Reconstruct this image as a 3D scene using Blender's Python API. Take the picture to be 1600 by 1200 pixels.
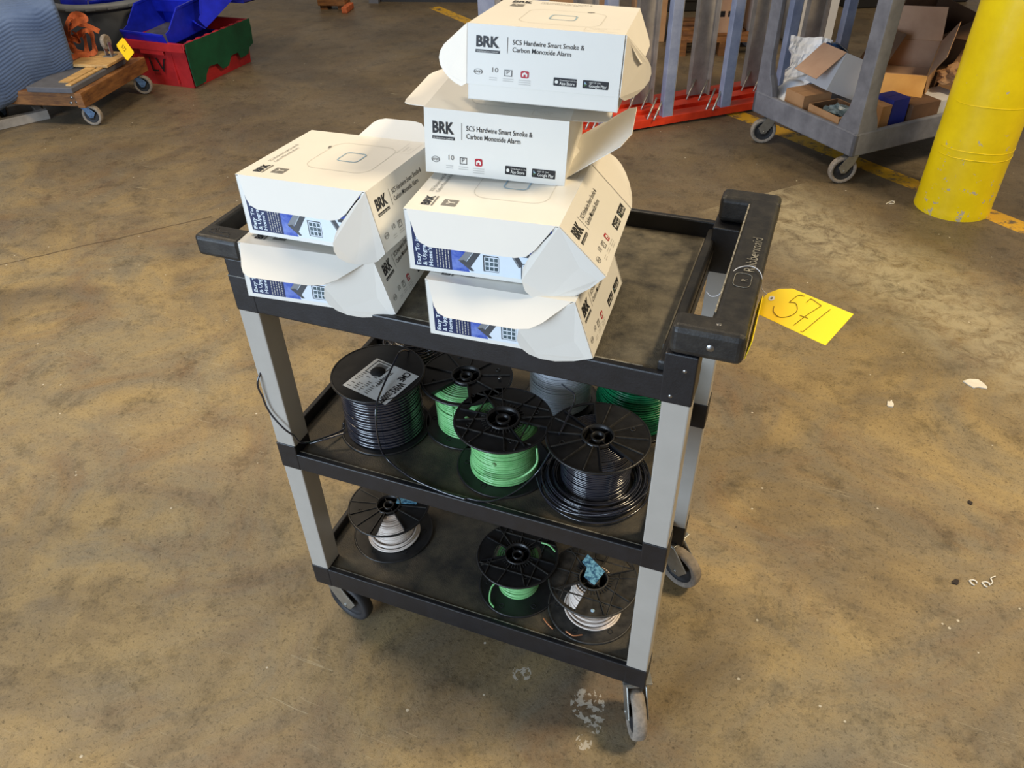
import bpy, bmesh, math, random, zlib
from mathutils import Vector, Matrix, noise
random.seed(7)
for o in list(bpy.data.objects): bpy.data.objects.remove(o)
SC = bpy.context.scene
COL = SC.collection
PI = math.pi
rad = math.radians

# ------------------------------------------------------------------ camera
CAMR = Matrix(((0.93365552, -0.20918444, 0.29073913), (0.35759373, 0.59052258, -0.72347066), (-0.02034922, 0.77943887, 0.62614771)))
CAMP = Vector((0.78627697, -0.79746088, 1.49852941))
FPX = 1200.16
cd = bpy.data.cameras.new('camera'); cd.lens = FPX / 1600 * 36; cd.sensor_width = 36; cd.clip_start = .02
cam = bpy.data.objects.new('camera', cd); COL.objects.link(cam)
cam.matrix_world = Matrix.Translation(CAMP) @ CAMR.to_4x4()
SC.camera = cam

def at(u, v, x=None, y=None, z=None):
    """world point seen at photo pixel (u, v) at the given world x, y or z"""
    d = CAMR @ Vector(((u - 800) / FPX, -(v - 600) / FPX, -1))
    i, val = (0, x) if x is not None else (1, y) if y is not None else (2, z)
    return CAMP + d * ((val - CAMP[i]) / d[i])

# ------------------------------------------------------------------ light
SC.view_settings.view_transform = 'Standard'; SC.view_settings.look = 'None'
SC.view_settings.exposure = 0.0; SC.view_settings.gamma = 1.0; SC.view_settings.use_curve_mapping = False
w = bpy.data.worlds.new('world'); SC.world = w; w.use_nodes = True
bg = w.node_tree.nodes['Background']; bg.inputs[0].default_value = (1.0, .93, .84, 1); bg.inputs[1].default_value = .25

def area(name, loc, target, size, size_y, power, color, spread=180):
    l = bpy.data.lights.new(name, 'AREA'); l.shape = 'RECTANGLE'; l.size = size; l.size_y = size_y
    l.energy = power; l.color = color; l.spread = rad(spread)
    o = bpy.data.objects.new(name, l); COL.objects.link(o); o.location = loc
    o.rotation_euler = (Vector(target) - Vector(loc)).to_track_quat('-Z', 'Y').to_euler()
    return o
# daylight through the open dock door behind the photographer, warm high-bay lamps overhead
area('dock_door_daylight', (-2.2, -4.8, 1.75), (.2, .8, .6), 3.6, 3.3, 400, (.64, .80, 1.0))
area('high_bay_lamp', (3.5, 1.4, 4.6), (.6, .6, .6), .9, .9, 215, (1.0, .79, .50))
area('high_bay_lamp', (-2.6, .7, 4.6), (-1.4, .6, 0), 1.0, 1.0, 120, (1.0, .80, .55))
area('high_bay_lamp', (-.8, 2.4, 5.0), (.2, 3.6, 0), 1.0, 1.0, 55, (1.0, .84, .62))

# ------------------------------------------------------------------ materials
def lin(c):
    return tuple(((x / 255) / 12.92 if x / 255 <= .04045 else ((x / 255 + .055) / 1.055) ** 2.4) for x in c)

def nd(nt, t, **kw):
    n = nt.nodes.new(t)
    for k, v in kw.items():
        if k in n.inputs: n.inputs[k].default_value = v
        else: setattr(n, k, v)
    return n

def mat(name, c, rough=.5, metal=0, var=.15, scale=20, bump=0, c2=None, spec=.5, coat=0, bscale=None, stretch=None, lo=.35, hi=.7, trans=0):
    m = bpy.data.materials.new(name); m.use_nodes = True
    nt = m.node_tree; b = nt.nodes['Principled BSDF']
    c = lin(c); c2 = lin(c2) if c2 else tuple(x * (1 - var) for x in c)
    tc = nd(nt, 'ShaderNodeTexCoord'); src = tc.outputs['Object']
    if stretch:
        mp = nd(nt, 'ShaderNodeMapping'); mp.inputs['Scale'].default_value = stretch; nt.links.new(src, mp.inputs[0]); src = mp.outputs[0]
    n = nd(nt, 'ShaderNodeTexNoise', Scale=scale, Detail=6, Roughness=.65); nt.links.new(src, n.inputs['Vector'])
    r = nd(nt, 'ShaderNodeValToRGB'); e = r.color_ramp.elements
    e[0].position = lo; e[1].position = hi; e[0].color = (*c2, 1); e[1].color = (*c, 1)
    nt.links.new(n.outputs[0], r.inputs[0]); nt.links.new(r.outputs[0], b.inputs['Base Color'])
    mr = nd(nt, 'ShaderNodeMapRange'); mr.inputs['To Min'].default_value = max(0, rough - .08); mr.inputs['To Max'].default_value = min(1, rough + .08)
    nt.links.new(n.outputs[0], mr.inputs[0]); nt.links.new(mr.outputs[0], b.inputs['Roughness'])
    b.inputs['Metallic'].default_value = metal; b.inputs['Specular IOR Level'].default_value = spec
    b.inputs['Coat Weight'].default_value = coat; b.inputs['Transmission Weight'].default_value = trans
    if bump:
        n2 = nd(nt, 'ShaderNodeTexNoise', Scale=bscale or scale * 2, Detail=5); nt.links.new(src, n2.inputs['Vector'])
        bp = nd(nt, 'ShaderNodeBump'); bp.inputs['Strength'].default_value = bump; bp.inputs['Distance'].default_value = .002
        nt.links.new(n2.outputs[0], bp.inputs['Height']); nt.links.new(bp.outputs[0], b.inputs['Normal'])
    return m

M = {}
M['board'] = mat('white_coated_card', (230, 228, 220), .36, var=.03, scale=8)
M['inner'] = mat('plain_card_inside', (228, 224, 214), .7, var=.03, scale=12)
M['ink'] = mat('black_ink', (26, 26, 30), .45, var=.1)
M['greyink'] = mat('grey_ink', (120, 118, 114), .5, var=.1)
M['paleink'] = mat('pale_grey_ink', (196, 193, 186), .5, var=.05)
M['redink'] = mat('red_ink', (186, 22, 46), .45)
M['blueink'] = mat('pale_blue_ink', (150, 180, 200), .45, var=.05)
M['navy'] = mat('navy_print', (22, 38, 84), .4, var=.1)
M['sky'] = mat('printed_blue_sky', (150, 170, 225), .4, c2=(24, 66, 170), scale=32, lo=.42, hi=.78)
M['wallpr'] = mat('printed_white_wall', (222, 232, 240), .4, var=.05)
M['roofpr'] = mat('printed_grey_roof', (74, 76, 80), .4, c2=(50, 52, 56))
M['trimpr'] = mat('printed_roof_trim', (130, 134, 138), .4)
M['glasspr'] = mat('printed_window', (96, 116, 124), .4, c2=(50, 66, 72), scale=60)
M['green_pr'] = mat('printed_hedge', (112, 140, 60), .5, c2=(50, 84, 30), scale=120)
M['plblack'] = mat('black_structural_plastic', (25, 26, 31), .42, c2=(17, 18, 22), scale=30, bump=.12, bscale=250)
M['plscuff'] = mat('scuffed_black_plastic', (50, 48, 44), .42, c2=(26, 26, 27), scale=45, bump=.15, bscale=300, lo=.4, hi=.75)
M['tray'] = mat('dusty_black_tray', (116, 109, 92), .6, c2=(44, 42, 38), scale=26, bump=.5, bscale=420, lo=.3, hi=.72)
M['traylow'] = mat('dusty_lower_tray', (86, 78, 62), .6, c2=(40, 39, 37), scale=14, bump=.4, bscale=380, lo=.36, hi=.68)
M['wear'] = mat('worn_edge', (176, 172, 158), .5, c2=(84, 82, 76), scale=120)
M['upright'] = mat('grey_painted_upright', (172, 167, 158), .42, var=.08, scale=14, bump=.06)
M['zinc'] = mat('zinc_plate', (176, 176, 170), .35, metal=.8, var=.25, scale=50)
M['rubber'] = mat('grey_rubber_tread', (158, 146, 132), .75, c2=(120, 112, 102), scale=80, bump=.3)
M['dkrubber'] = mat('dark_wheel', (46, 46, 48), .6, c2=(32, 32, 34), scale=40)
M['screw'] = mat('screw_steel', (150, 150, 150), .3, metal=.9)
M['spool'] = mat('black_spool_plastic', (34, 34, 35), .38, c2=(22, 22, 23), scale=40, bump=.1)
M['spoolw'] = mat('dusty_spool_plastic', (66, 63, 58), .5, c2=(30, 30, 30), scale=50, bump=.1)
M['wblack'] = mat('black_wire', (36, 38, 48), .16, var=.2, scale=60, spec=.8, coat=.5)
M['wgreen'] = mat('light_green_wire', (144, 206, 140), .28, c2=(112, 182, 112), scale=30)
M['wdgreen'] = mat('dark_green_wire', (20, 134, 84), .25, c2=(8, 84, 50), scale=30)
M['wgrey'] = mat('grey_wire', (206, 212, 220), .3, var=.15, scale=30)
M['wwhite'] = mat('white_wire', (232, 222, 212), .35, c2=(214, 198, 184), scale=25)
M['core'] = mat('dark_wire_gap', (14, 15, 16), .8)
M['cgreen'] = mat('green_wire_gap', (22, 66, 30), .8)
M['cwhite'] = mat('pale_wire_gap', (120, 108, 98), .8)
M['copper'] = mat('copper_wire', (216, 146, 100), .3, metal=.6)
M['silver'] = mat('silver_label', (236, 236, 232), .35, c2=(214, 214, 208), scale=18)
M['bluelabel'] = mat('torn_blue_label', (110, 170, 196), .6, c2=(30, 84, 120), scale=150, lo=.42, hi=.55)
M['tag'] = mat('yellow_tag_card', (255, 218, 12), .5, var=.03, scale=10)
M['pen'] = mat('pen_line', (120, 92, 10), .6)
M['string'] = mat('white_string', (225, 225, 228), .5)
M['red'] = mat('red_crate_plastic', (186, 40, 44), .45, c2=(150, 28, 34), scale=8)
M['green'] = mat('green_lid_plastic', (12, 84, 54), .45, c2=(8, 64, 42), scale=8)
M['blue'] = mat('blue_bin_plastic', (26, 44, 205), .32, c2=(16, 28, 150), scale=6)
M['bininside'] = mat('grey_dirty_bin_floor', (86, 88, 100), .6, c2=(60, 62, 76), scale=20)
M['tub'] = mat('dark_grey_tub', (58, 64, 74), .5, var=.15, scale=9)
M['tubrim'] = mat('grey_tub_rim', (104, 110, 118), .5, var=.25, scale=14)
M['blanket'] = mat('blue_moving_blanket', (104, 124, 158), .95, c2=(84, 104, 140), scale=5, bump=.5, bscale=300)
M['orange'] = mat('orange_strap', (206, 110, 62), .8, c2=(160, 78, 42), scale=30, bump=.3)
M['wood'] = mat('worn_brown_lumber', (150, 102, 54), .65, c2=(92, 58, 32), scale=9, stretch=(1, 1, 5), bump=.3)
M['ply'] = mat('pale_plywood', (214, 178, 118), .6, c2=(170, 132, 80), scale=14, stretch=(6, 1, 1), bump=.2)
M['greyboard'] = mat('grey_rubber_edge', (96, 98, 106), .7, var=.25, scale=20)
M['bluemetal'] = mat('blue_caster_fork', (110, 142, 176), .4, metal=.4, c2=(70, 90, 120), scale=50)
M['gcart'] = mat('grey_structural_foam', (126, 128, 136), .55, c2=(96, 98, 106), scale=9, bump=.25)
M['kraft'] = mat('brown_cardboard', (176, 138, 100), .85, c2=(156, 118, 82), scale=6, bump=.15)
M['kraftin'] = mat('pinkish_cardboard_inside', (188, 156, 130), .85, c2=(170, 136, 112), scale=6)
M['kraftdk'] = mat('dark_brown_cardboard', (110, 80, 56), .85, c2=(84, 60, 42), scale=6)
M['kraftye'] = mat('golden_cardboard_flap', (226, 172, 96), .8, c2=(206, 150, 80), scale=6)
M['whitebox'] = mat('white_carton', (206, 206, 208), .7, var=.06, scale=9)
M['paper'] = mat('white_paper', (226, 232, 242), .8, var=.06, scale=14)
M['bluecarton'] = mat('blue_carton', (30, 44, 140), .6)
M['film'] = mat('crumpled_film', (120, 140, 150), .2, c2=(30, 44, 52), scale=30, spec=.8)
M['glassblue'] = mat('blue_shiny_bottle', (60, 100, 150), .12, c2=(14, 20, 40), scale=40, spec=.8)
M['bollard'] = None
M['redsteel'] = mat('orange_red_painted_steel', (232, 66, 28), .45, c2=(196, 48, 22), scale=12, bump=.1)
M['galv'] = mat('grey_steel_post', (176, 168, 158), .45, metal=.1, c2=(140, 134, 126), scale=9)
M['galvblue'] = mat('cool_grey_steel_post', (160, 168, 190), .42, metal=.1, c2=(128, 138, 164), scale=9)
M['rod'] = mat('bare_steel_rod', (190, 184, 172), .35, metal=.7, var=.2)
M['rackblk'] = mat('black_skirt_and_dark_fill', (26, 25, 26), .6)  # platform skirt, and blocks added as unlit background
M['yelplat'] = mat('yellow_painted_deck', (220, 172, 50), .5, c2=(180, 136, 36), scale=10)
M['debris'] = mat('white_scrap', (230, 226, 214), .7)
M['debrisdk'] = mat('dark_scrap', (40, 30, 26), .7)

# ------------------------------------------------------------------ mesh builder
class MB:
    def __init__(s): s.v = []; s.f = []; s.m = []; s.s = []; s.mats = []; s.T = Matrix()
    def mi(s, m):
        m = M[m]
        if m not in s.mats: s.mats.append(m)
        return s.mats.index(m)
    def add(s, vs, fs, m, smooth=False):
        k = len(s.v); i = s.mi(m)
        s.v += [tuple(s.T @ Vector(v)) for v in vs]
        for f in fs: s.f.append(tuple(k + a for a in f)); s.m.append(i); s.s.append(smooth)
    def box(s, x0, x1, y0, y1, z0, z1, m):
        s.add([(x, y, z) for x in (x0, x1) for y in (y0, y1) for z in (z0, z1)],
              [(0, 1, 3, 2), (4, 6, 7, 5), (0, 4, 5, 1), (2, 3, 7, 6), (0, 2, 6, 4), (1, 5, 7, 3)], m)
    def bbox(s, x0, x1, y0, y1, z0, z1, m, r=.004, seg=2):
        bm = bmesh.new(); bmesh.ops.create_cube(bm, size=1)
        for v in bm.verts: v.co = Vector(((x0 + x1) / 2 + v.co.x * (x1 - x0), (y0 + y1) / 2 + v.co.y * (y1 - y0), (z0 + z1) / 2 + v.co.z * (z1 - z0)))
        bmesh.ops.bevel(bm, geom=bm.edges[:], offset=r, segments=seg, profile=.5, affect='EDGES')
        bm.verts.index_update(); bm.verts.ensure_lookup_table(); s.add([v.co.copy() for v in bm.verts], [[v.index for v in f.verts] for f in bm.faces], m, False); bm.free()
    def bar(s, a, b, w, h, m, up=(0, 0, 1)):
        a = Vector(a); b = Vector(b); d = (b - a).normalized(); x = d.cross(Vector(up)).normalized(); u = x.cross(d)
        vs = [p + x * i * w / 2 + u * j * h / 2 for p in (a, b) for i, j in ((-1, -1), (1, -1), (1, 1), (-1, 1))]
        s.add(vs, [(3, 2, 1, 0), (4, 5, 6, 7), (0, 1, 5, 4), (1, 2, 6, 5), (2, 3, 7, 6), (3, 0, 4, 7)], m)
    def tube(s, pts, r, m, n=8, closed=False, cap=True):
        pts = [Vector(p) for p in pts]; N = len(pts); vs = []; fs = []; pu = None
        for i, p in enumerate(pts):
            if closed: d = pts[(i + 1) % N] - pts[i - 1]
            else: d = pts[min(i + 1, N - 1)] - pts[max(i - 1, 0)]
            d.normalize()
            if pu is None: pu = d.orthogonal().normalized()
            else:
                pu = pu - d * pu.dot(d)
                pu = pu.normalized() if pu.length > 1e-6 else d.orthogonal().normalized()
            q = d.cross(pu); rr = r[i] if isinstance(r, (list, tuple)) else r
            vs += [p + (pu * math.cos(2 * PI * k / n) + q * math.sin(2 * PI * k / n)) * rr for k in range(n)]
        for i in range(N if closed else N - 1):
            j = (i + 1) % N
            fs += [(i * n + k, i * n + (k + 1) % n, j * n + (k + 1) % n, j * n + k) for k in range(n)]
        if cap and not closed: fs += [tuple(range(n))[::-1], tuple((N - 1) * n + k for k in range(n))]
        s.add(vs, fs, m, True)
    def lathe(s, prof, m, n=48, smooth=True):
        vs = [(r * math.cos(2 * PI * k / n), r * math.sin(2 * PI * k / n), z) for r, z in prof for k in range(n)]
        fs = [(i * n + k, i * n + (k + 1) % n, (i + 1) * n + (k + 1) % n, (i + 1) * n + k) for i in range(len(prof) - 1) for k in range(n)]
        s.add(vs, fs, m, smooth)
    def prism(s, pts, z0, z1, m, smooth=False):
        n = len(pts)
        s.add([(x, y, z) for z in (z0, z1) for x, y in pts], [tuple(range(n))[::-1], tuple(range(n, 2 * n))] + [(k, (k + 1) % n, n + (k + 1) % n, n + k) for k in range(n)], m, smooth)
    def slab(s, O, U, V, pts, t, m, mb=None):
        """polygon pts (u, v) on plane O + uU + vV, thickness t along U x V"""
        O, U, V = Vector(O), Vector(U), Vector(V); N = U.cross(V).normalized(); n = len(pts)
        a = [O + U * u + V * v for u, v in pts]; b = [p + N * t for p in a]
        s.add(a + b, [tuple(range(n))[::-1]], mb or m)
        s.add(a + b, [tuple(range(n, 2 * n))] + [(k, (k + 1) % n, n + (k + 1) % n, n + k) for k in range(n)], m)
    def flat(s, O, U, V, pts, m, lift=.0004):
        O, U, V = Vector(O), Vector(U), Vector(V); N = U.cross(V).normalized() * lift
        s.add([O + U * u + V * v + N for u, v in pts], [tuple(range(len(pts)))], m)
    def text(s, st, O, U, V, size, m, bold=0, lift=.0006, width=None):
        vs, fs, wd = textmesh(st, bold); O, U, V = Vector(O), Vector(U), Vector(V); N = U.cross(V).normalized() * lift
        k = size; kx = k if width is None else width / max(wd, 1e-6)
        s.add([O + U * (x * kx) + V * (y * k) + N for x, y in vs], fs, m)
    def build(s, name, parent=None, T=None, bevel=0, subsurf=0, auto=False):
        me = bpy.data.meshes.new(name); me.from_pydata(s.v, [], s.f)
        for m in s.mats: me.materials.append(m)
        me.polygons.foreach_set('material_index', s.m); me.polygons.foreach_set('use_smooth', s.s); me.update()
        o = bpy.data.objects.new(name, me); COL.objects.link(o)
        if parent: o.parent = parent
        if T is not None: o.matrix_local = T
        if bevel:
            b = o.modifiers.new('bevel', 'BEVEL'); b.width = bevel; b.segments = 2; b.limit_method = 'ANGLE'; b.angle_limit = rad(40)
        if subsurf:
            q = o.modifiers.new('sub', 'SUBSURF'); q.levels = q.render_levels = subsurf
        return o

_tc = {}
def textmesh(st, bold=0):
    if (st, bold) in _tc: return _tc[(st, bold)]
    c = bpy.data.curves.new('t', 'FONT'); c.body = st; c.size = 1; c.resolution_u = 2; c.offset = bold
    o = bpy.data.objects.new('t', c); COL.objects.link(o)
    bpy.context.view_layer.update()
    me = bpy.data.meshes.new_from_object(o.evaluated_get(bpy.context.evaluated_depsgraph_get()))
    vs = [(v.co.x, v.co.y) for v in me.vertices]; fs = [tuple(p.vertices) for p in me.polygons]
    bpy.data.objects.remove(o); bpy.data.curves.remove(c); bpy.data.meshes.remove(me)
    wd = max((v[0] for v in vs), default=1); _tc[(st, bold)] = (vs, fs, wd); return _tc[(st, bold)]

def tag(o, label, cat, group=None, kind=None):
    o['label'] = label; o['category'] = cat
    if group: o['group'] = group
    if kind: o['kind'] = kind
    return o
def empty(name, loc=(0, 0, 0), rz=0, T=None):
    o = bpy.data.objects.new(name, None); COL.objects.link(o); o.empty_display_size = .05
    if T is not None: o.matrix_world = T
    else: o.location = loc; o.rotation_euler.z = rz
    return o
def smooth_path(pts, n=12):
    """Catmull-Rom through points"""
    P = [Vector(p) for p in pts]; P = [P[0] * 2 - P[1]] + P + [P[-1] * 2 - P[-2]]; out = []
    for i in range(1, len(P) - 2):
        for k in range(n):
            t = k / n; a, b, c, d = P[i - 1:i + 3]
            out.append(.5 * ((2 * b) + (c - a) * t + (2 * a - 5 * b + 4 * c - d) * t * t + (3 * b - a - 3 * c + d) * t ** 3))
    out.append(P[-2]); return out
def rrect(x0, x1, y0, y1, r, n=5):
    out = []
    for cx, cy, a0 in ((x1 - r, y1 - r, 0), (x0 + r, y1 - r, 90), (x0 + r, y0 + r, 180), (x1 - r, y0 + r, 270)):
        for k in range(n + 1): a = rad(a0 + 90 * k / n); out.append((cx + r * math.cos(a), cy + r * math.sin(a)))
    return out
X, Y, Z = Vector((1, 0, 0)), Vector((0, 1, 0)), Vector((0, 0, 1))

# ------------------------------------------------------------------ floor
def floor_material():
    m = bpy.data.materials.new('worn_concrete'); m.use_nodes = True; nt = m.node_tree; L = nt.links
    b = nt.nodes['Principled BSDF']; tc = nd(nt, 'ShaderNodeTexCoord'); P = tc.outputs['Object']
    def noise_(scale, det=6, rough=.6, dist=0, vec=P):
        n = nd(nt, 'ShaderNodeTexNoise', Scale=scale, Detail=det, Roughness=rough, Distortion=dist); L.new(vec, n.inputs['Vector']); return n.outputs[0]
    def ramp(src, stops):
        r = nd(nt, 'ShaderNodeValToRGB'); e = r.color_ramp.elements
        while len(e) < len(stops): e.new(.5)
        for q, (p, c) in zip(e, stops): q.position = p; q.color = (*(lin(c) if max(c) > 1 else c), 1)
        L.new(src, r.inputs[0]); return r.outputs[0]
    def mixc(f, a, bb, mode='MIX'):
        x = nd(nt, 'ShaderNodeMix', data_type='RGBA', blend_type=mode)
        if isinstance(f, float): x.inputs[0].default_value = f
        else: L.new(f, x.inputs[0])
        L.new(a, x.inputs[6]); L.new(bb, x.inputs[7]); return x.outputs[2]
    def math_(op, a, bb=None, clamp=False):
        x = nd(nt, 'ShaderNodeMath', operation=op); x.use_clamp = clamp
        for i, q in enumerate((a, bb)):
            if q is None: continue
            if isinstance(q, (int, float)): x.inputs[i].default_value = q
            else: L.new(q, x.inputs[i])
        return x.outputs[0]
    def rgb(c):
        r = nd(nt, 'ShaderNodeRGB'); r.outputs[0].default_value = (*lin(c), 1); return r.outputs[0]
    sp = nd(nt, 'ShaderNodeSeparateXYZ'); L.new(P, sp.inputs[0])
    wob = math_('MULTIPLY', math_('SUBTRACT', noise_(5, 3), .5), .05)
    def line(p, q, half, soft, ext=False, wobble=1.0):
        """mask of a strip along p-q"""
        p = Vector(p[:2]); q = Vector(q[:2]); d = (q - p); ln = d.length; d /= ln; n = Vector((-d.y, d.x))
        dist = math_('ABSOLUTE', math_('ADD', math_('ADD', math_('MULTIPLY', sp.outputs[0], n.x), math_('MULTIPLY', sp.outputs[1], n.y)), math_('ADD', math_('MULTIPLY', wob, wobble), -n.dot(p))))
        mr = nd(nt, 'ShaderNodeMapRange'); mr.inputs['From Min'].default_value = half + soft; mr.inputs['From Max'].default_value = half; L.new(dist, mr.inputs[0]); o = mr.outputs[0]
        if not ext:
            al = math_('ADD', math_('ADD', math_('MULTIPLY', sp.outputs[0], d.x), math_('MULTIPLY', sp.outputs[1], d.y)), -d.dot(p))
            o = math_('MULTIPLY', o, math_('MULTIPLY', math_('GREATER_THAN', al, 0), math_('LESS_THAN', al, ln)))
        return o
    base = ramp(noise_(1.5, 8, .62, .7), [(.28, (108, 96, 78)), (.42, (138, 120, 88)), (.54, (172, 150, 106)), (.64, (156, 142, 112)), (.76, (122, 114, 98))])
    grey = ramp(noise_(2.7, 7, .66, 1.2), [(.40, (0, 0, 0)), (.62, (1, 1, 1))])
    c = mixc(math_('MULTIPLY', grey, .62), base, rgb((124, 118, 106)))
    brown = ramp(noise_(2.6, 7, .68, 1.0), [(.52, (0, 0, 0)), (.72, (1, 1, 1))])
    c = mixc(math_('MULTIPLY', brown, .6), c, rgb((136, 104, 70)))
    # far floor painted darker and greyer for the lamps' falloff with distance
    fm = nd(nt, 'ShaderNodeMapRange'); fm.inputs['From Min'].default_value = 1.0; fm.inputs['From Max'].default_value = 2.6; L.new(sp.outputs[1], fm.inputs[0])
    c = mixc(math_('MULTIPLY', fm.outputs[0], .75), c, ramp(noise_(2.2, 6), [(.35, (78, 68, 56)), (.7, (112, 100, 84))]))
    # fine grain, scratches, flecks
    fine = ramp(noise_(110, 10, .85, .3), [(.34, (.55, .55, .55)), (.5, (.96, .96, .96)), (.66, (1.25, 1.25, 1.2))])
    c = mixc(.8, c, fine, 'MULTIPLY')
    midn = ramp(noise_(9, 12, .82, .25), [(.34, (.72, .72, .74)), (.5, (1, 1, 1)), (.66, (1.18, 1.16, 1.10))])
    c = mixc(.5, c, midn, 'MULTIPLY')
    pale = ramp(noise_(34, 10, .85, 1.2), [(.61, (0, 0, 0)), (.68, (1, 1, 1))])
    c = mixc(math_('MULTIPLY', pale, .4), c, rgb((196, 178, 136)))
    mp = nd(nt, 'ShaderNodeMapping'); mp.inputs['Rotation'].default_value = (0, 0, rad(-38)); mp.inputs['Scale'].default_value = (2.0, 42, 1); L.new(P, mp.inputs[0])
    sc = ramp(noise_(2.6, 6, .75, 1.2, mp.outputs[0]), [(.62, (0, 0, 0)), (.66, (1, 1, 1))])
    sc = math_('MULTIPLY', sc, ramp(noise_(1.1, 3), [(.48, (0, 0, 0)), (.6, (1, 1, 1))]))
    c = mixc(math_('MULTIPLY', sc, .45), c, rgb((190, 180, 152)))
    vo = nd(nt, 'ShaderNodeTexVoronoi', Scale=16); L.new(P, vo.inputs['Vector'])
    fl = math_('MULTIPLY', math_('LESS_THAN', vo.outputs['Distance'], .05), math_('GREATER_THAN', noise_(4, 2), .52))
    c = mixc(math_('MULTIPLY', fl, .7), c, rgb((215, 208, 190)))
    # pale noisy band to the right of the cart
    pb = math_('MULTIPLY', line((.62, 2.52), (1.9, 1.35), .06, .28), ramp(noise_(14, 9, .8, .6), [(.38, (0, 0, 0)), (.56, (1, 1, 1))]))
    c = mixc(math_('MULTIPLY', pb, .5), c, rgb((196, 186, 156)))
    # crack
    ck = line(at(-60, 428, z=0), at(330, 338, z=0), .0015, .006)
    c = mixc(math_('MULTIPLY', ck, .65), c, rgb((62, 50, 36)))
    # chipped white paint spots in front of the cart
    for pq, r_ in ((at(918, 1100, z=0), .035), (at(930, 1130, z=0), .022), (at(912, 1160, z=0), .016), (at(815, 1052, z=0), .02)):
        vd = nd(nt, 'ShaderNodeVectorMath', operation='DISTANCE'); vd.inputs[1].default_value = (pq.x, pq.y, 0); L.new(P, vd.inputs[0])
        mk = math_('MULTIPLY', math_('LESS_THAN', vd.outputs['Value'], r_), math_('GREATER_THAN', noise_(60, 4, .6), .52))
        c = mixc(math_('MULTIPLY', mk, .75), c, rgb((200, 192, 176)))
    # worn yellow lane paint
    worn = ramp(noise_(16, 7, .75), [(.40, (0, 0, 0)), (.50, (1, 1, 1))])
    yl = line((.19, 3.70), (2.15, 2.22), .05, .004, wobble=.15)
    y2 = line((-2.24, 5.26), (-1.2, 4.48), .045, .004, wobble=.15)
    c = mixc(math_('MULTIPLY', math_('MAXIMUM', yl, y2), worn), c, rgb((206, 160, 40)))
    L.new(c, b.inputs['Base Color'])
    rr = nd(nt, 'ShaderNodeMapRange'); rr.inputs['To Min'].default_value = .30; rr.inputs['To Max'].default_value = .62; L.new(noise_(5, 7, .7), rr.inputs[0]); L.new(rr.outputs[0], b.inputs['Roughness'])
    b.inputs['Specular IOR Level'].default_value = .4
    bp = nd(nt, 'ShaderNodeBump'); bp.inputs['Strength'].default_value = .5; bp.inputs['Distance'].default_value = .004
    L.new(math_('ADD', noise_(26, 8, .75, .6), math_('MULTIPLY', ck, -1)), bp.inputs['Height']); L.new(bp.outputs[0], b.inputs['Normal'])
    return m
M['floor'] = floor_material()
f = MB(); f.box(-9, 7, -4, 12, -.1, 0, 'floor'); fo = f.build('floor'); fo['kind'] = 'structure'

# ------------------------------------------------------------------ utility cart
L_, W_ = .7182, .408
ZT, ZTF = .8364, .8785       # top shelf underside, deck
ZM0, ZM1, ZMF = .4887, .5485, .526
ZB0, ZB1 = .1377, .196
HZ = .961
cart = empty('utility_cart', (0, 0, 0))
tag(cart, 'black three-shelf service cart with grey uprights, loaded with white cartons and wire spools', 'cart')

def shelf(z0, deck, rim, corner, deckmat):
    b = MB()
    b.box(.004, L_ - .028, .004, W_ - .004, deck - .012, deck - .002, deckmat)      # deck
    b.bbox(0, L_, 0, .010, z0, deck + .002, 'plblack', .002)                         # front lip
    b.bbox(0, L_, W_ - .010, W_, z0, rim, 'plblack', .002)
    b.bbox(0, .010, .003, W_ - .003, z0, rim, 'plblack', .002)
    b.bbox(L_ - .036, L_ - .027, .003, W_ - .003, z0 + .01, rim, 'plblack', .002)
    b.box(.02, L_ - .02, .0095, .0115, deck - .003, deck + .0012, 'wear')
    for x0 in (0, L_ - .040):
        for y0 in (0, W_ - .046):
            
            xo, yo = (-.0008 if x0 == 0 else .0008), (-.0008 if y0 == 0 else .0008)
            b.bbox(x0 + xo, x0 + .040 + xo, y0 + yo, y0 + .046 + yo, z0 - .0006, corner, 'plblack', .002)
    b.box(.03, L_ - .03, .03, W_ - .03, z0 + .012, z0 + .016, 'plblack')
    for k in range(5):
        x = .09 + k * .135; b.box(x, x + .005, .01, W_ - .01, z0 + .004, deck - .01, 'plblack')
    return b
mid = shelf(ZM0, ZMF, ZM1, ZM1, 'traylow').build('middle_shelf', cart)
bot = shelf(ZB0, ZB1 - .004, ZB1 + .016, ZB1, 'traylow').build('bottom_shelf', cart)

t = MB()
t.box(.004, L_ - .035, .004, W_ - .004, ZTF - .012, ZTF - .002, 'tray')
t.bbox(0, L_, 0, .010, ZT, ZTF + .002, 'plblack', .0025)
t.box(.02, L_ - .07, .0095, .0118, ZTF - .003, ZTF + .0014, 'wear')
t.bbox(0, L_, W_ - .012, W_, ZT, ZTF + .027, 'plblack', .003)
t.bbox(0, .010, .003, W_ - .003, ZT, ZTF + .022, 'plscuff', .003)
t.bbox(L_ - .052, L_ - .036, .01, W_ - .01, ZT, ZTF + .016, 'plscuff', .004)      # end wall on the handle side
t.box(L_ - .0535, L_ - .0515, .05, W_ - .05, ZTF - .002, ZTF + .015, 'tray')
for y0 in (0, W_ - .052):                                                           # corner posts
    yo = -.0008 if y0 == 0 else .0008
    t.bbox(L_ - .042, L_ + .0008, y0 + yo, y0 + .052 + yo, ZT - .0006, .917, 'plblack', .002)
    t.bbox(-.0008, .040, y0 + yo, y0 + .05 + yo, ZT - .0006, .9, 'plblack', .002)
t.box(.03, L_ - .06, .03, W_ - .03, ZT + .012, ZT + .016, 'plblack')
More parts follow.
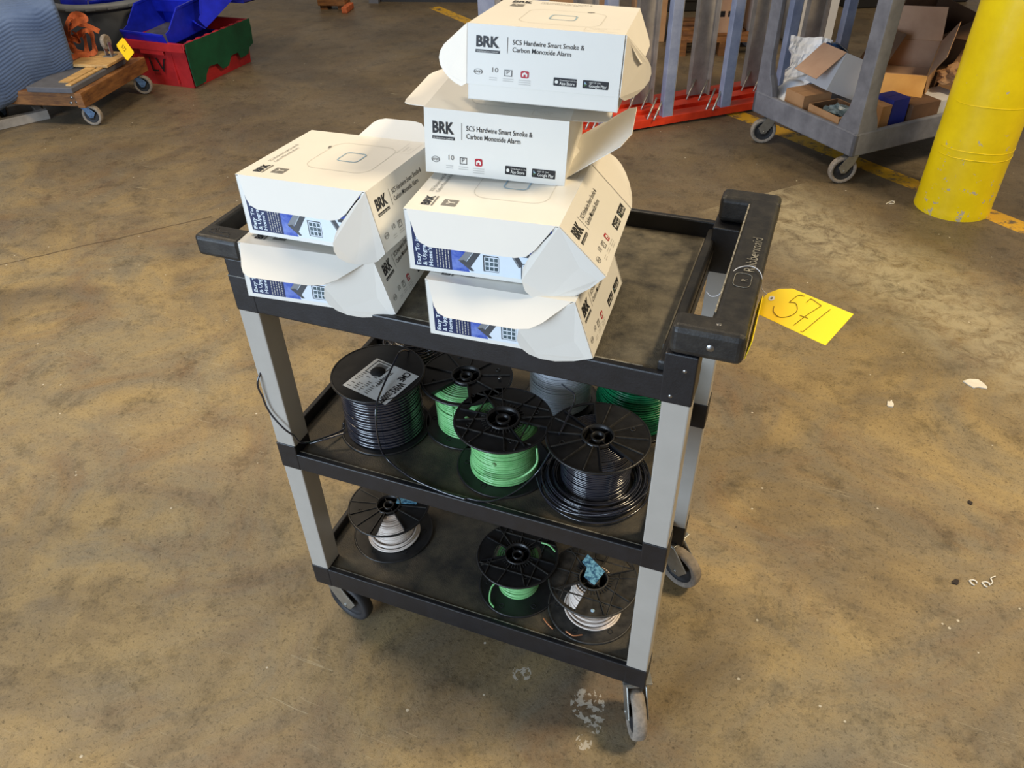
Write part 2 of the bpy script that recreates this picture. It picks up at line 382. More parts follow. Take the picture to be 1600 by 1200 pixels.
t.box(-.0004, .05, -.0006, 0, .8985, .8993, 'wear')
top = t.build('top_shelf', cart)
# screws of the top shelf
for x, z in ((.704, .893), (.69, .848)):
    s = MB(); s.T = Matrix.Translation((x, 0, z)) @ Matrix.Rotation(rad(90), 4, 'X'); s.lathe([(0, .0016), (.0025, .0014), (.0034, 0)], 'screw', 12); s.build('screw', top)

# handle on the right end: two end blocks, a bar, raised lettering
h = MB()
x0, x1 = L_ - .039, L_ + .052
def rblock(b, x0, x1, y0, y1, z0, z1, m, r=.012):
    b.bbox(x0, x1, y0, y1, z0, z1, m, r, 4)
rblock(h, x0, x1 + .0006, -.004, .036, .918, HZ + .0004, 'plscuff', .009)
rblock(h, x0, x1 + .0006, W_ - .032, W_ + .008, .918, HZ + .0004, 'plscuff', .009)
rblock(h, x1 - .047, x1, .004, W_ - .002, .922, HZ - .0004, 'plscuff', .009)
h.box(x1 - .0466, x1 - .0455, .04, W_ - .036, HZ - .010, HZ - .0065, 'wear')
h.box(x1 - .046, x1 - .044, .045, W_ - .04, HZ - .0035, HZ - .0015, 'wear')
handle = h.build('handle', cart)
e = MB()
xx = x1 - .0115
e.text('Rubbermaid', (xx, .155, HZ + .0001), Y, -X, .021, 'wear', 0, .0003)
cap = [Vector((x1 - .0235 + px, .125 + py, HZ + .0004)) for px, py in rrect(-.011, .011, -.012, .024, .008)]
e.tube(cap, .0005, 'wear', 5, closed=True)
e.text('R', (x1 - .017, .128, HZ), Y, -X, .012, 'wear')
for px in (.02, .045, .032):
    pass
e.build('raised_lettering', handle)
s = MB()
for x, y in ((x0 + .055, .017),):
    s.T = Matrix.Translation((x, y, HZ - .001)); s.lathe([(0, .0018), (.003, .0018), (.0045, .0002), (.005, .0014), (.0062, .001), (.0066, 0)], 'screw', 16)
s.build('screw', handle); s = MB()
s.T = Matrix.Translation((L_ + .012, -.004, .938)) @ Matrix.Rotation(rad(90), 4, 'X'); s.lathe([(0, .0014), (.003, .0012), (.005, 0)], 'screw', 14)
s.build('screw', handle)
# second grip on the left end
g = MB()
rblock(g, -.0445, .034, -.002, .04, .926, HZ, 'plscuff', .007)
g.bbox(0, .036, 0, .04, .895, .93, 'plblack', .003)
rblock(g, -.0445, .034, W_ - .038, W_ + .004, .926, HZ, 'plscuff', .007)
rblock(g, -.0440, -.032, .01, W_ - .006, .928, HZ - .0006, 'plscuff', .004)
g.box(-.034, .03, .036, W_ - .036, .905, .912, 'plblack')
for pts in (((-.028, .020), (-.022, .026), (-.018, .018), (-.012, .022), (-.006, .017), (.002, .021), (.010, .016)), ((-.026, .014), (-.014, .012), (.004, .010), (.014, .009)), ((-.020, .030), (-.016, .024))):
    g.tube(smooth_path([(x_, y_, HZ + .0002) for x_, y_ in pts], 5), .0007, 'ink', 4)
g.build('end_grip', cart)

def leg(x0, y0):
    b = MB(); b.bbox(x0, x0 + .0385, y0, y0 + .044, ZB1 - .05, ZT + .004, 'upright', .0022); return b.build('upright', cart)
leg(.0006, .0006); leg(L_ - .0391, .0006); leg(.0006, W_ - .0446); leg(L_ - .0391, W_ - .0446)

def caster(parent, x, y, ztop, ang, R=.0508, tw=.027, names=('fork', 'wheel'), fm='zinc', tm='rubber', trail=.034, lead=None):
    """swivel caster; the wheel trails in direction ang (radians)"""
    T = Matrix.Translation((x, y, 0)) @ Matrix.Rotation(ang, 4, 'Z')
    c = MB(); zt = ztop
    c.box(-.028, .028, -.028, .028, zt - .004, zt, fm)
    c.lathe([(0, zt - .004), (.024, zt - .004), (.026, zt - .012), (.018, zt - .018), (0, zt - .018)], fm, 24)
    hw = tw / 2 + .004
    zb = R
    for sgn in (-1, 1):
        pts = [(-.020, zt - .016), (.022, zt - .016), (trail + .030, zb + .018), (trail + .012, zb - .010), (trail - .008, zb - .010), (-.006, zb + .03)]
        c.slab((0, sgn * (hw + .001) + .001, 0), X, Z, pts, .0025, fm)
    c.box(-.020, .024, -hw - .002, hw + .002, zt - .019, zt - .015, fm)
    c.tube([(trail, -hw - .004, zb), (trail, hw + .004, zb)], .005, fm, 8)
    fk = c.build(names[0], parent, T, bevel=.001)
    wv = MB(); wv.T = Matrix.Translation((trail, 0, R)) @ Matrix.Rotation(rad(90), 4, 'X')
    h2 = tw / 2
    wv.lathe([(R * .72, -h2 * .7), (R * .8, -h2 * .95), (R * .9, -h2), (R * .965, -h2 * .85), (R, -h2 * .35), (R, h2 * .35), (R * .965, h2 * .85), (R * .9, h2), (R * .8, h2 * .95), (R * .72, h2 * .7)], tm, 40)
    wl = wv.build(names[1], fk)
    hb = MB(); hb.T = wv.T
    hb.lathe([(0, -h2 * .9), (R * .2, -h2 * .9), (R * .24, -h2 * .55), (R * .66, -h2 * .45), (R * .74, -h2 * .75), (R * .74, h2 * .75), (R * .66, h2 * .45), (R * .24, h2 * .55), (R * .2, h2 * .9), (0, h2 * .9)], 'dkrubber', 32)
    # join hub into the wheel mesh
    k = len(wl.data.vertices)
    wv.v += hb.v; off = len(wv.mats)
    for f_, s_ in zip(hb.f, hb.s): wv.f.append(tuple(a + k for a in f_)); wv.m.append(off); wv.s.append(s_)
    wv.mats.append(M['dkrubber'])
    me = wl.data; me.clear_geometry(); me.from_pydata(wv.v, [], wv.f)
    if len(me.materials) < 2: me.materials.append(M['dkrubber'])
    me.polygons.foreach_set('material_index', wv.m); me.polygons.foreach_set('use_smooth', wv.s); me.update()
    return fk
caster(cart, L_ - .024, .030, ZB0, rad(-66), R=.055)
caster(cart, .018, .042, ZB0, rad(-12), R=.055, tm='dkrubber')
caster(cart, L_ - .028, W_ - .018, ZB0, rad(-26), R=.053)
caster(cart, .045, W_ - .045, ZB0, rad(160), R=.053, tm='dkrubber')

# ------------------------------------------------------------------ cartons
BW, BL, BH = .2067, .1931, .0880
TH = .0009
def print_front(b):
    """front panel, local (s along Y, t down), normal +X; drawn in local frame y, z with z = -t"""
    O = Vector((TH, 0, 0)); U = Y; V = Z
    W, H = BL, BH
    b.text('BRK', O + U * (.055 * W) + V * (-.36 * H), U, V, .0215, 'ink', .035, width=.155 * W)
    b.flat(O, U, V, [(.055 * W, -.46 * H), (.055 * W, -.41 * H), (.215 * W, -.41 * H), (.215 * W, -.46 * H)], 'ink')
    b.text('AN INNOVATION COMPANY', O + U * (.062 * W) + V * (-.45 * H), U, V, .0030, 'board', 0, .0008, width=.145 * W)
    b.flat(O, U, V, [(.262 * W, -.44 * H), (.262 * W, -.18 * H), (.266 * W, -.18 * H), (.266 * W, -.44 * H)], 'greyink')
    b.text('SC5 Hardwire Smart Smoke &', O + U * (.295 * W) + V * (-.29 * H), U, V, .0098, 'ink', .005, width=.46 * W)
    b.text('Carbon Monoxide Alarm', O + U * (.295 * W) + V * (-.41 * H), U, V, .0098, 'ink', .005, width=.38 * W)
    # icons
    def ring(cx, cy, r, w_, m, k=20):
        for i in range(k):
            a0, a1 = 2 * PI * i / k, 2 * PI * (i + 1) / k
            b.flat(O, U, V, [(cx + r * math.cos(a0), cy + r * .75 * math.sin(a0)), (cx + r * math.cos(a1), cy + r * .75 * math.sin(a1)), (cx + (r - w_) * math.cos(a1), cy + (r - w_) * .75 * math.sin(a1)), (cx + (r - w_) * math.cos(a0), cy + (r - w_) * .75 * math.sin(a0))], m)
    ring(.075 * W, -.78 * H, .0058, .0009, 'greyink'); b.text('WiFi', O + U * (.048 * W) + V * (-.80 * H), U, V, .0052, 'greyink', .01)
    b.text('10', O + U * (.158 * W) + V * (-.77 * H), U, V, .010, 'greyink', 0)
    b.text('P', O + U * (.262 * W) + V * (-.785 * H), U, V, .0085, 'greyink', .01)
    for x0_, y0_, x1_, y1_ in ((.25, -.82, .256, -.71), (.296, -.82, .302, -.71), (.25, -.722, .302, -.71), (.25, -.82, .302, -.808)):
        b.flat(O, U, V, [(x0_ * W, y0_ * H), (x1_ * W, y0_ * H), (x1_ * W, y1_ * H), (x0_ * W, y1_ * H)], 'greyink')
    for cx, w1 in ((.175, .05), (.276, .07), (.385, .08)):
        for q in range(3 if cx > .3 else 2):
            yy = -.87 - q * .035; b.flat(O, U, V, [((cx - w1 / 2) * W, yy * H), ((cx + w1 / 2) * W, yy * H), ((cx + w1 / 2) * W, (yy + .012) * H), ((cx - w1 / 2) * W, (yy + .012) * H)], 'paleink')
    b.flat(O, U, V, rrect(.358 * W, .412 * W, -.825 * H, -.705 * H, .0025), 'redink')
    b.flat(O, U, V, [(.368 * W, -.80 * H), (.368 * W, -.75 * H), (.385 * W, -.725 * H), (.402 * W, -.75 * H), (.402 * W, -.80 * H), (.392 * W, -.80 * H), (.392 * W, -.765 * H), (.378 * W, -.765 * H), (.378 * W, -.80 * H)], 'board', .0007)
    for s0, s1, t1, t2 in ((.575, .725, 'Download on the', 'App Store'), (.765, .93, 'GET IT ON', 'Google Play')):
        b.flat(O, U, V, rrect(s0 * W, s1 * W, -.90 * H, -.765 * H, .0012), 'ink')
        b.text(t1, O + U * ((s0 + .04) * W) + V * (-.812 * H), U, V, .0030, 'board', 0, .0008)
        b.text(t2, O + U * ((s0 + .04) * W) + V * (-.875 * H), U, V, .0062, 'board', .01, .0008, width=(s1 - s0 - .052) * W)
    ca = (.595 * W, -.835 * H)
    b.flat(O, U, V, [(ca[0] + .0022 * math.cos(a * PI / 6), ca[1] + .0026 * math.sin(a * PI / 6)) for a in range(12)], 'board', .0007)
    b.flat(O, U, V, [(.776 * W, -.875 * H), (.792 * W, -.833 * H), (.776 * W, -.833 * H)], 'green_pr', .0007)
    b.flat(O, U, V, [(.776 * W, -.833 * H), (.792 * W, -.833 * H), (.776 * W, -.79 * H)], 'blueink', .0007)
def print_end(b):
    """picture wall on y=0, seen from -y: u along +X, v up"""
    O = Vector((0, 0, 0)); U = X; V = Z; W, H = BW, BH
    R = lambda x0, x1, z0, z1, m, l=.0004: b.flat(O, U, V, [(x0 * W, z0 * H), (x1 * W, z0 * H), (x1 * W, z1 * H), (x0 * W, z1 * H)], m, l)
    R(.04, .30, .075, .98, 'navy')
    R(.30, .55, .075, .98, 'sky')
    R(.55, .96, .075, .98, 'wallpr')
    b.flat(O, U, V, [(.55 * W, .30 * H), (.96 * W, .30 * H), (.96 * W, .98 * H), (.55 * W, .98 * H)], 'sky', .0005)
    b.flat(O, U, V, [(.42 * W, .075 * H), (.74 * W, .075 * H), (.74 * W, .34 * H), (.64 * W, .90 * H), (.56 * W, .86 * H), (.40 * W, .26 * H)], 'wallpr', .0006)
    b.flat(O, U, V, [(.74 * W, .075 * H), (.96 * W, .075 * H), (.96 * W, .50 * H), (.74 * W, .50 * H)], 'wallpr', .00062)
    def slope(a, c, w_, m='roofpr', l=.0008):
        a = Vector(a); c = Vector(c); d = (c - a).normalized(); n = Vector((-d.y, d.x)) * w_
        pts = [a - n, c - n, c + n, a + n]; b.flat(O, U, V, [tuple(p) for p in pts], m, l)
    b.flat(O, U, V, [(.345 * W, .26 * H), (.385 * W, .22 * H), (.565 * W, .80 * H), (.555 * W, .90 * H)], 'trimpr', .0008)
    b.flat(O, U, V, [(.385 * W, .20 * H), (.425 * W, .16 * H), (.575 * W, .70 * H), (.565 * W, .80 * H)], 'roofpr', .00085)
    b.flat(O, U, V, [(.345 * W, .26 * H), (.43 * W, .10 * H), (.45 * W, .11 * H), (.385 * W, .28 * H)], 'roofpr', .00083)
    slope((.60 * W, .95 * H), (.765 * W, .28 * H), .0040); slope((.585 * W, .93 * H), (.748 * W, .28 * H), .0012, 'trimpr', .0009)
    slope((.56 * W, .76 * H), (.63 * W, .74 * H), .0016)
    # windows
    def win(x0, x1, z0, z1, nx, nz, frame='roofpr'):
        R(x0 - .012, x1, z0 - .02, z1 + .02, frame, .0009); R(x0, x1, z0, z1, 'glasspr', .0011)
        for i in range(nx + 1): q = x0 + (x1 - x0) * i / nx; R(q - .003, q + .003, z0, z1, 'wallpr', .0013)
        for i in range(nz + 1): q = z0 + (z1 - z0) * i / nz; R(x0, x1, q - .008, q + .008, 'wallpr', .0013)
    win(.525, .615, .15, .38, 3, 3); win(.775, .875, .10, .32, 4, 2); win(.79, .90, .60, .76, 3, 1)
    R(.76, .96, .45, .51, 'roofpr', .0009); R(.76, .96, .80, .88, 'roofpr', .0009)
    R(.88, .96, .075, .30, 'green_pr', .0010); R(.905, .912, .075, .30, 'wallpr', .0012)
    # copy text, reading upward
    for i, (st, wd) in enumerate((('Easy To Install', .66), ('& Upgrade Your', .70), ("Home's Protection", .80))):
        b.text(st, Vector((W * (.085 + i * .042), 0, H * .10)), Z, -X, .0080, 'wallpr', .02, .0009, width=wd * H)
    for i in range(5):
        x_ = .198 + i * .020; k = 0; z_ = .10
        rnd = random.Random(i)
        while z_ < .90:
            l_ = rnd.uniform(.02, .06); R(x_, x_ + .006, z_, min(z_ + l_, .93), 'paleink', .0008); z_ += l_ + .012
def print_top(b, TT):
    """lid top, drawn in local x, y at z=0; text reads along +Y"""
    O = TT; U = Y; V = -X
    P_ = lambda x, y: O + X * x + Y * y
    b.text('BRK', P_(.029, .016), U, V, .0165, 'ink', .035, width=.028)
    b.flat(O, X, Y, [(.0315, .016), (.0315, .044), (.034, .044), (.034, .016)][::-1], 'greyink')
    b.text('SC5 Hardwire Smart Smoke &', P_(.020, .056), U, V, .0078, 'greyink', 0, width=.072)
    b.text('Carbon Monoxide Alarm', P_(.029, .056), U, V, .0078, 'greyink', 0, width=.060)
    b.flat(O, X, Y, [(.044, .020), (.064, .020), (.064, .038), (.044, .038)], 'greyink')
    b.text('Y', P_(.061, .024), U, V, .016, 'board', .01, .0008)
    for r0, w_, m in ((.052, .0007, 'paleink'), (.0175, .0020, 'blueink')):
        cx, cy = (.125, .105); k = r0 * .42
        a = rrect(cx - r0, cx + r0, cy - r0, cy + r0, k, 6); c_ = rrect(cx - r0 + w_, cx + r0 - w_, cy - r0 + w_, cy + r0 - w_, k - w_, 6); n = len(a)
        for i in range(n): b.flat(O, X, Y, [a[i], a[(i + 1) % n], c_[(i + 1) % n], c_[i]], m, .0005)
    b.flat(O, X, Y, [(.070, .128), (.074, .130), (.071, .139), (.067, .137)], 'greyink')
    b.text('HARDWIRE', P_(.186, .148), U, V, .0040, 'paleink'); b.text('Pro Series', P_(.192, .152), U, V, .0034, 'paleink')
    for y0, y1, x0, x1 in ((.142, .184, .178, .1785), (.142, .184, .198, .1985), (.142, .1425, .178, .198)):
        b.flat(O, X, Y, [(x0, y0), (x1, y0), (x1, y1), (x0, y1)], 'paleink')

def meshes_carton():
    out = {}
    b = MB()   # tray body: floor and four walls
    b.box(.001, BW - .001, .001, BL - .001, 0, TH, 'board')
    b.box(0, TH, 0, BL, 0, BH - .001, 'board'); b.box(BW - TH, BW, 0.001, BL - .001, 0, BH - .004, 'board')
    b.box(0, BW, 0, TH, 0, BH - .001, 'board'); b.box(0, BW, BL - TH, BL, 0, BH - .001, 'board')
    print_end(b); out['body'] = b
    return out
def ear(old):
    if not old: return [(0, 0), (-.02, .001), (-.052, .003), (-.070, .009), (-.082, .020), (-.088, .033), (-.087, .046), (-.080, .059), (-.068, .071), (-.050, .081), (-.026, .087), (0, BH)]
    pts = [(0, 0), (-.026, .014), (-.052, .030), (-.070, .043), (-.080, .055), (-.083, .066), (-.080, .077), (-.070, .086), (-.055, .093), (-.038, .0965), (-.018, .0965), (0, BH)]
    return pts
def carton(label, pose, phi=0, theta=0, near=(20, .05), far=(70, .05), ears=(10, 10), warp=0, extra=None, lidlift=0, oldear=False, pscale=1, esc=1):
    x, y, z, rx, ry, rz = pose
    T = Matrix.Translation((x, y, z)) @ Matrix.Rotation(rad(rz), 4, 'Z') @ Matrix.Rotation(rad(rx), 4, 'X') @ Matrix.Rotation(rad(ry), 4, 'Y')
    root = empty('alarm_carton', T=T)
    tag(root, label, 'box', 'white alarm cartons stacked on the cart')
    b = MB(); I = 'board'
    b.box(.001, BW - .001, .001, BL - .001, 0, TH, I)
    b.box(0, TH, 0, BL, 0, BH - .001, I); b.box(BW - TH - .001, BW - .001, .001, BL - .001, 0, BH - .004, I)
    b.box(.0, BW - .001, 0, TH, 0, BH - .001, I); b.box(0, BW - .001, BL - TH, BL, 0, BH - .001, I)
    print_end(b); b.build('tray_body', root)
    # lid: hinged at the back edge
    LT = Matrix.Translation((0, 0, BH + lidlift)) @ Matrix.Rotation(rad(-theta), 4, 'Y')
    l = MB(); l.box(0, BW, 0, BL, 0, TH, I); print_top(l, Vector((0, 0, TH)))
    lid = l.build('lid', root, LT)
    # front panel: x axis outward normal, z up, hanging down from the lid edge
    p = MB(); p.box(0, TH, 0, BL, -BH, 0, I); print_front(p)
    FT = Matrix.Translation((BW, 0, TH)) @ Matrix.Rotation(rad(-phi), 4, 'Y') @ Matrix.Diagonal((1, 1, pscale, 1))
    fp = p.build('front_panel', lid, FT)
    def ear_mesh(side, beta):
        eb = MB(); be = rad(beta); sy = -1 if side == 0 else 1
        e_ = Vector((-math.cos(be), sy * math.sin(be), 0)); O = Vector((0, 0 if side == 0 else BL, 0))
        pts = [(-u_ * esc, -v_) for u_, v_ in ear(oldear)]
        # smooth outline, slight curl
        N = (e_.cross(Z)).normalized(); n = len(pts)
        a = []
        for u_, v_ in pts: a.append(O + e_ * u_ + Z * v_ + N * (1.6 * u_ * u_ + .0012) * (1 if side else -1))
        c_ = [q + N * TH for q in a]
        eb.add(a + c_, [tuple(range(n))[::-1], tuple(range(n, 2 * n))] + [(k, (k + 1) % n, n + (k + 1) % n, n + k) for k in range(n)], 'inner')
        return eb.build('ear_flap', fp)
    if ears[0] is not None: ear_mesh(0, ears[0])
    if ears[1] is not None: ear_mesh(1, ears[1])
    def side_flap(side, alpha, ln, x0=.004, x1=BW - .004, taper=(.028, .042), rnd=.008):
        sb = MB(); al = rad(alpha); sy = -1 if side == 0 else 1
        d = Vector((0, sy * math.sin(al), -math.cos(al))); O = Vector((0, 0 if side == 0 else BL, TH))
        pts = [(x0, 0), (x0 + taper[0] * .55, ln * .72), (x0 + taper[0] * .8, ln * .9), (x0 + taper[0] + .006, ln), (x1 - taper[1] - .006, ln), (x1 - taper[1] * .8, ln * .93), (x1 - taper[1] * .55, ln * .72), (x1, 0)]
        rows = 6; vs = []; fs = []
        # bend softly along its length
        N = X.cross(d).normalized() * (1 if side == 0 else -1)
        def q(u_, v_): return O + X * u_ + d * v_ + N * (warp * v_ * v_ * 60)
        n = len(pts); a = [q(*p_) for p_ in pts]; c_ = [v_ + N * TH for v_ in a]
        sb.add(a + c_, [tuple(range(n))[::-1], tuple(range(n, 2 * n))] + [(k, (k + 1) % n, n + (k + 1) % n, n + k) for k in range(n)], 'inner')
        return sb.build('side_flap', lid)
    if near: side_flap(0, *near)
    if far: side_flap(1, *far)
    if extra: extra(root, lid, fp)
    return root

carton('white alarm carton, upper one of the left pair, its lid showing the pale blue ring', (.0564, .0069, .9765, -2.0, -.95, 0), phi=12, near=(22, .044), far=(128, .034, .085, BW, (.03, .03)), ears=(24, 30), oldear=True, esc=.78)
carton('white alarm carton, lower one of the left pair, lid crushed under the carton above', (.0503, -.0222, .8850, -2.2, 2.2, 8.4), phi=18, near=(50, .050, .004, BW - .004, (.022, .075)), far=(70, .05), ears=(5, 20))
carton('white alarm carton at the very bottom of the four-high pile', (.3482, -.0111, .8778, .6, .3, 3.46), phi=18, near=(46, .047, .004, BW - .004, (.030, .060)), far=(70, .05), ears=(6, 55))
carton('white alarm carton second from the bottom of the tall pile, front flared open', (.3184, .0048, .9680, .2, .2, 4.95), phi=45, near=(26, .045), far=(100, .055), ears=(8, 80))
def c_extra(root, lid, fp):
    b = MB(); b.slab((.02, BL, .004), X, Vector((0, .80, .60)), [(0, 0), (.012, .085), (.03, .10), (.14, .10), (.165, .085), (.165, 0)], TH, 'inner')
    b.build('end_flap', root)
carton('white alarm carton third up in the tall pile, directly under the top one', (.2685, .305, 1.0605, -3.0, -1.2, -79.8), phi=0, near=(76, .042), far=(80, .050), ears=(None, None), extra=c_extra)
carton('white alarm carton topmost on the tall pile, its lid raised off the tray', (.3379, .3214, 1.1490, -2.14, -4.6, -81.9), phi=3, theta=0, near=(10, .03), far=(28, .046), ears=(34, 14), lidlift=.0015, oldear=True, pscale=.80)

# ------------------------------------------------------------------ wire spools
def spool(label, c, z, r, h, hub, wr, wire_r, wm, cm, wins=(), solid=False, tilt=(0, 0), flm='spool', ribs=10, prof=None, pitch=1.02, cat='spool', grid=False, botwins=(), group=None, extras=None, ring_top=True):
    T = Matrix.Translation((c[0], c[1], z)) @ Matrix.Rotation(rad(tilt[0]), 4, 'X') @ Matrix.Rotation(rad(tilt[1]), 4, 'Y')
    root = empty('wire_spool', T=T); tag(root, label, cat, group)
    ft = .003
    def flange(zc, wins, top):
        b = MB(); nA = 120; rr = [hub * .98, hub * 1.12, r * .45, r * .6, r * .8, r * .93, r]
        def inwin(a, i):
            for a0, a1, i0, i1 in wins:
                m_ = (a - a0) % 360
                if m_ < (a1 - a0) % 360 and i0 <= i < i1: return True
            return False
        z0, z1 = zc, zc + ft
        for k in range(nA):
            am = 360 * (k + .5) / nA; a0, a1 = 2 * PI * k / nA, 2 * PI * (k + 1) / nA
            for i in range(len(rr) - 1):
                if inwin(am, i): continue
                ri, ro = rr[i], rr[i + 1]
                q = [(ri * math.cos(a0), ri * math.sin(a0)), (ro * math.cos(a0), ro * math.sin(a0)), (ro * math.cos(a1), ro * math.sin(a1)), (ri * math.cos(a1), ri * math.sin(a1))]
                b.add([(x_, y_, z0) for x_, y_ in q] + [(x_, y_, z1) for x_, y_ in q], [(3, 2, 1, 0), (4, 5, 6, 7), (0, 1, 5, 4), (1, 2, 6, 5), (2, 3, 7, 6), (3, 0, 4, 7)], flm)
        zt = z1 if top else z0
        b.tube([(r * math.cos(2 * PI * k / 72), r * math.sin(2 * PI * k / 72), (z0 + z1) / 2) for k in range(72)], .0026, flm, 6, closed=True)
        if top:
            rr_ = .0011
            if not solid:
                for k in range(ribs):
                    a = 2 * PI * (k + .5) / ribs
                    if any(((math.degrees(a) - a0 - 0) % 360) < ((a1 - a0) % 360) for a0, a1, _, _ in wins): continue
                    b.bar((hub * 1.0 * math.cos(a), hub * math.sin(a), z1 + .001), (r * .97 * math.cos(a), r * .97 * math.sin(a), z1 + .001), .0018, .003, 'spoolw')
                for a0, a1, _, _ in wins:
                    for aa in (a0, a1):
                        a = rad(aa); b.bar((hub * math.cos(a), hub * math.sin(a), z1 + .001), (r * .95 * math.cos(a), r * .95 * math.sin(a), z1 + .001), .002, .005, flm)
                if grid:
                    for s_ in (-.55, .55):
                        ln = math.sqrt(1 - s_ * s_) * r * .97
                        b.bar((-ln, s_ * r, z1 + .001), (ln, s_ * r, z1 + .001), .0016, .003, 'spoolw'); b.bar((s_ * r, -ln, z1 + .001), (s_ * r, ln, z1 + .001), .0016, .003, 'spoolw')
                    for k in range(36):
                        a = 2 * PI * k / 36; b.bar((hub * 1.1 * math.cos(a), hub * 1.1 * math.sin(a), z1 + .001), (hub * 1.35 * math.cos(a), hub * 1.35 * math.sin(a), z1 + .001), .001, .002, 'spoolw')
                for k in range(4):
                    a = rad(35 + 90 * k); rx_ = r * .72
                    if any(((math.degrees(a) - a0) % 360) < ((a1 - a0) % 360) for a0, a1, _, _ in wins): continue
                    b.tube([(rx_ * math.cos(a) + .004 * math.cos(j), rx_ * math.sin(a) + .004 * math.sin(j), z1 + .0005) for j in [2 * PI * q / 10 for q in range(10)]], .0008, 'spoolw', 5, closed=True)
                # hub ring and spokes
                T0 = b.T
                b.lathe([(hub * .94, z0 - .012), (hub * .94, z1 + .0035), (hub * 1.04, z1 + .0035), (hub * 1.04, z0)], flm, 40)
                b.lathe([(hub * .36, z0 - .012), (hub * .36, z1 + .001), (hub * .46, z1 + .001), (hub * .46, z0 - .012)], flm, 24)
                for k in range(4):
                    a = rad(50 + 90 * k); b.bar((hub * .42 * math.cos(a), hub * .42 * math.sin(a), z0 - .002), (hub * .96 * math.cos(a), hub * .96 * math.sin(a), z0 - .002), .0016, .009, flm)
            else:
                b.lathe([(.0095, z0 - .01), (.0095, z1 + .0006), (.013, z1 + .0006), (.013, z1)], flm, 24)
                b.lathe([(.0125, z1), (hub, z1)], flm, 40)
        else:
            for k in range(6):
                a = 2 * PI * (k + .3) / 6; b.tube([(r * .8 * math.cos(a) + .0045 * math.cos(j), r * .8 * math.sin(a) + .0045 * math.sin(j), z1 + .0003) for j in [2 * PI * q / 10 for q in range(10)]], .0007, 'core', 5, closed=True)
        return b.build('flange', root)
    flange(0, botwins, False); ft_o = flange(h - ft, wins, True)
    b = MB(); b.lathe([(hub * .9, ft), (hub * .9, h - ft)], 'core', 36); b.lathe([(hub * .88, h - ft), (hub * .88, ft)], 'core', 36); b.build('hub', root)
    # winding
    if prof is None: prof = lambda t_: wr
    b = MB(); z0, z1 = ft + .001, h - ft - .001; n = max(3, int((z1 - z0) / (wire_r * 2 * pitch)))
    pts = []
    rnd = random.Random(zlib.crc32(label.encode()))
    for i in range(n):
        t_ = (i + .5) / n; zz = z0 + (z1 - z0) * t_; R_ = prof(t_) + rnd.uniform(-.0007, .0007); ph = rnd.uniform(0, 6.28); am = rnd.uniform(0, wire_r * .5)
        ring = [((R_ + am * .6 * math.sin(2 * a + ph)) * math.cos(a), (R_ + am * .6 * math.sin(2 * a + ph)) * math.sin(a), min(max(zz + am * math.sin(a + ph), z0), z1)) for a in [2 * PI * k / 40 for k in range(40)]]
        b.tube(ring, wire_r, wm, 6, closed=True)
    b.lathe([(prof(0) - wire_r * .8, z0), (prof(.25) - wire_r * .8, z0 + (z1 - z0) * .25), (prof(.5) - wire_r * .8, (z0 + z1) / 2), (prof(.75) - wire_r * .8, z0 + (z1 - z0) * .75), (prof(1) - wire_r * .8, z1 - .0008)], cm, 40)
    if ring_top:
        R_ = hub * 1.08
        while R_ < prof(1) - wire_r:
            b.tube([(R_ * math.cos(a), R_ * math.sin(a), z1 - .0015) for a in [2 * PI * k / 40 for k in range(40)]], wire_r, wm, 6, closed=True); R_ += wire_r * 2.15
        b.lathe([(hub, z1 - .003), (prof(1), z1 - .003)], cm, 40)
    b.build('wire_winding', root)
    if extras: extras(root, T)
    return root, T
def wire(parent, T, pts, r, m, name='loose_wire'):
    """pts in world space"""
    Ti = T.inverted(); b = MB(); b.tube([Ti @ p for p in smooth_path(pts)], r, m, 8); return b.build(name, parent)
GM = 'spools on the middle shelf'; GB = 'spools on the bottom shelf'
ZS = ZMF - .0015
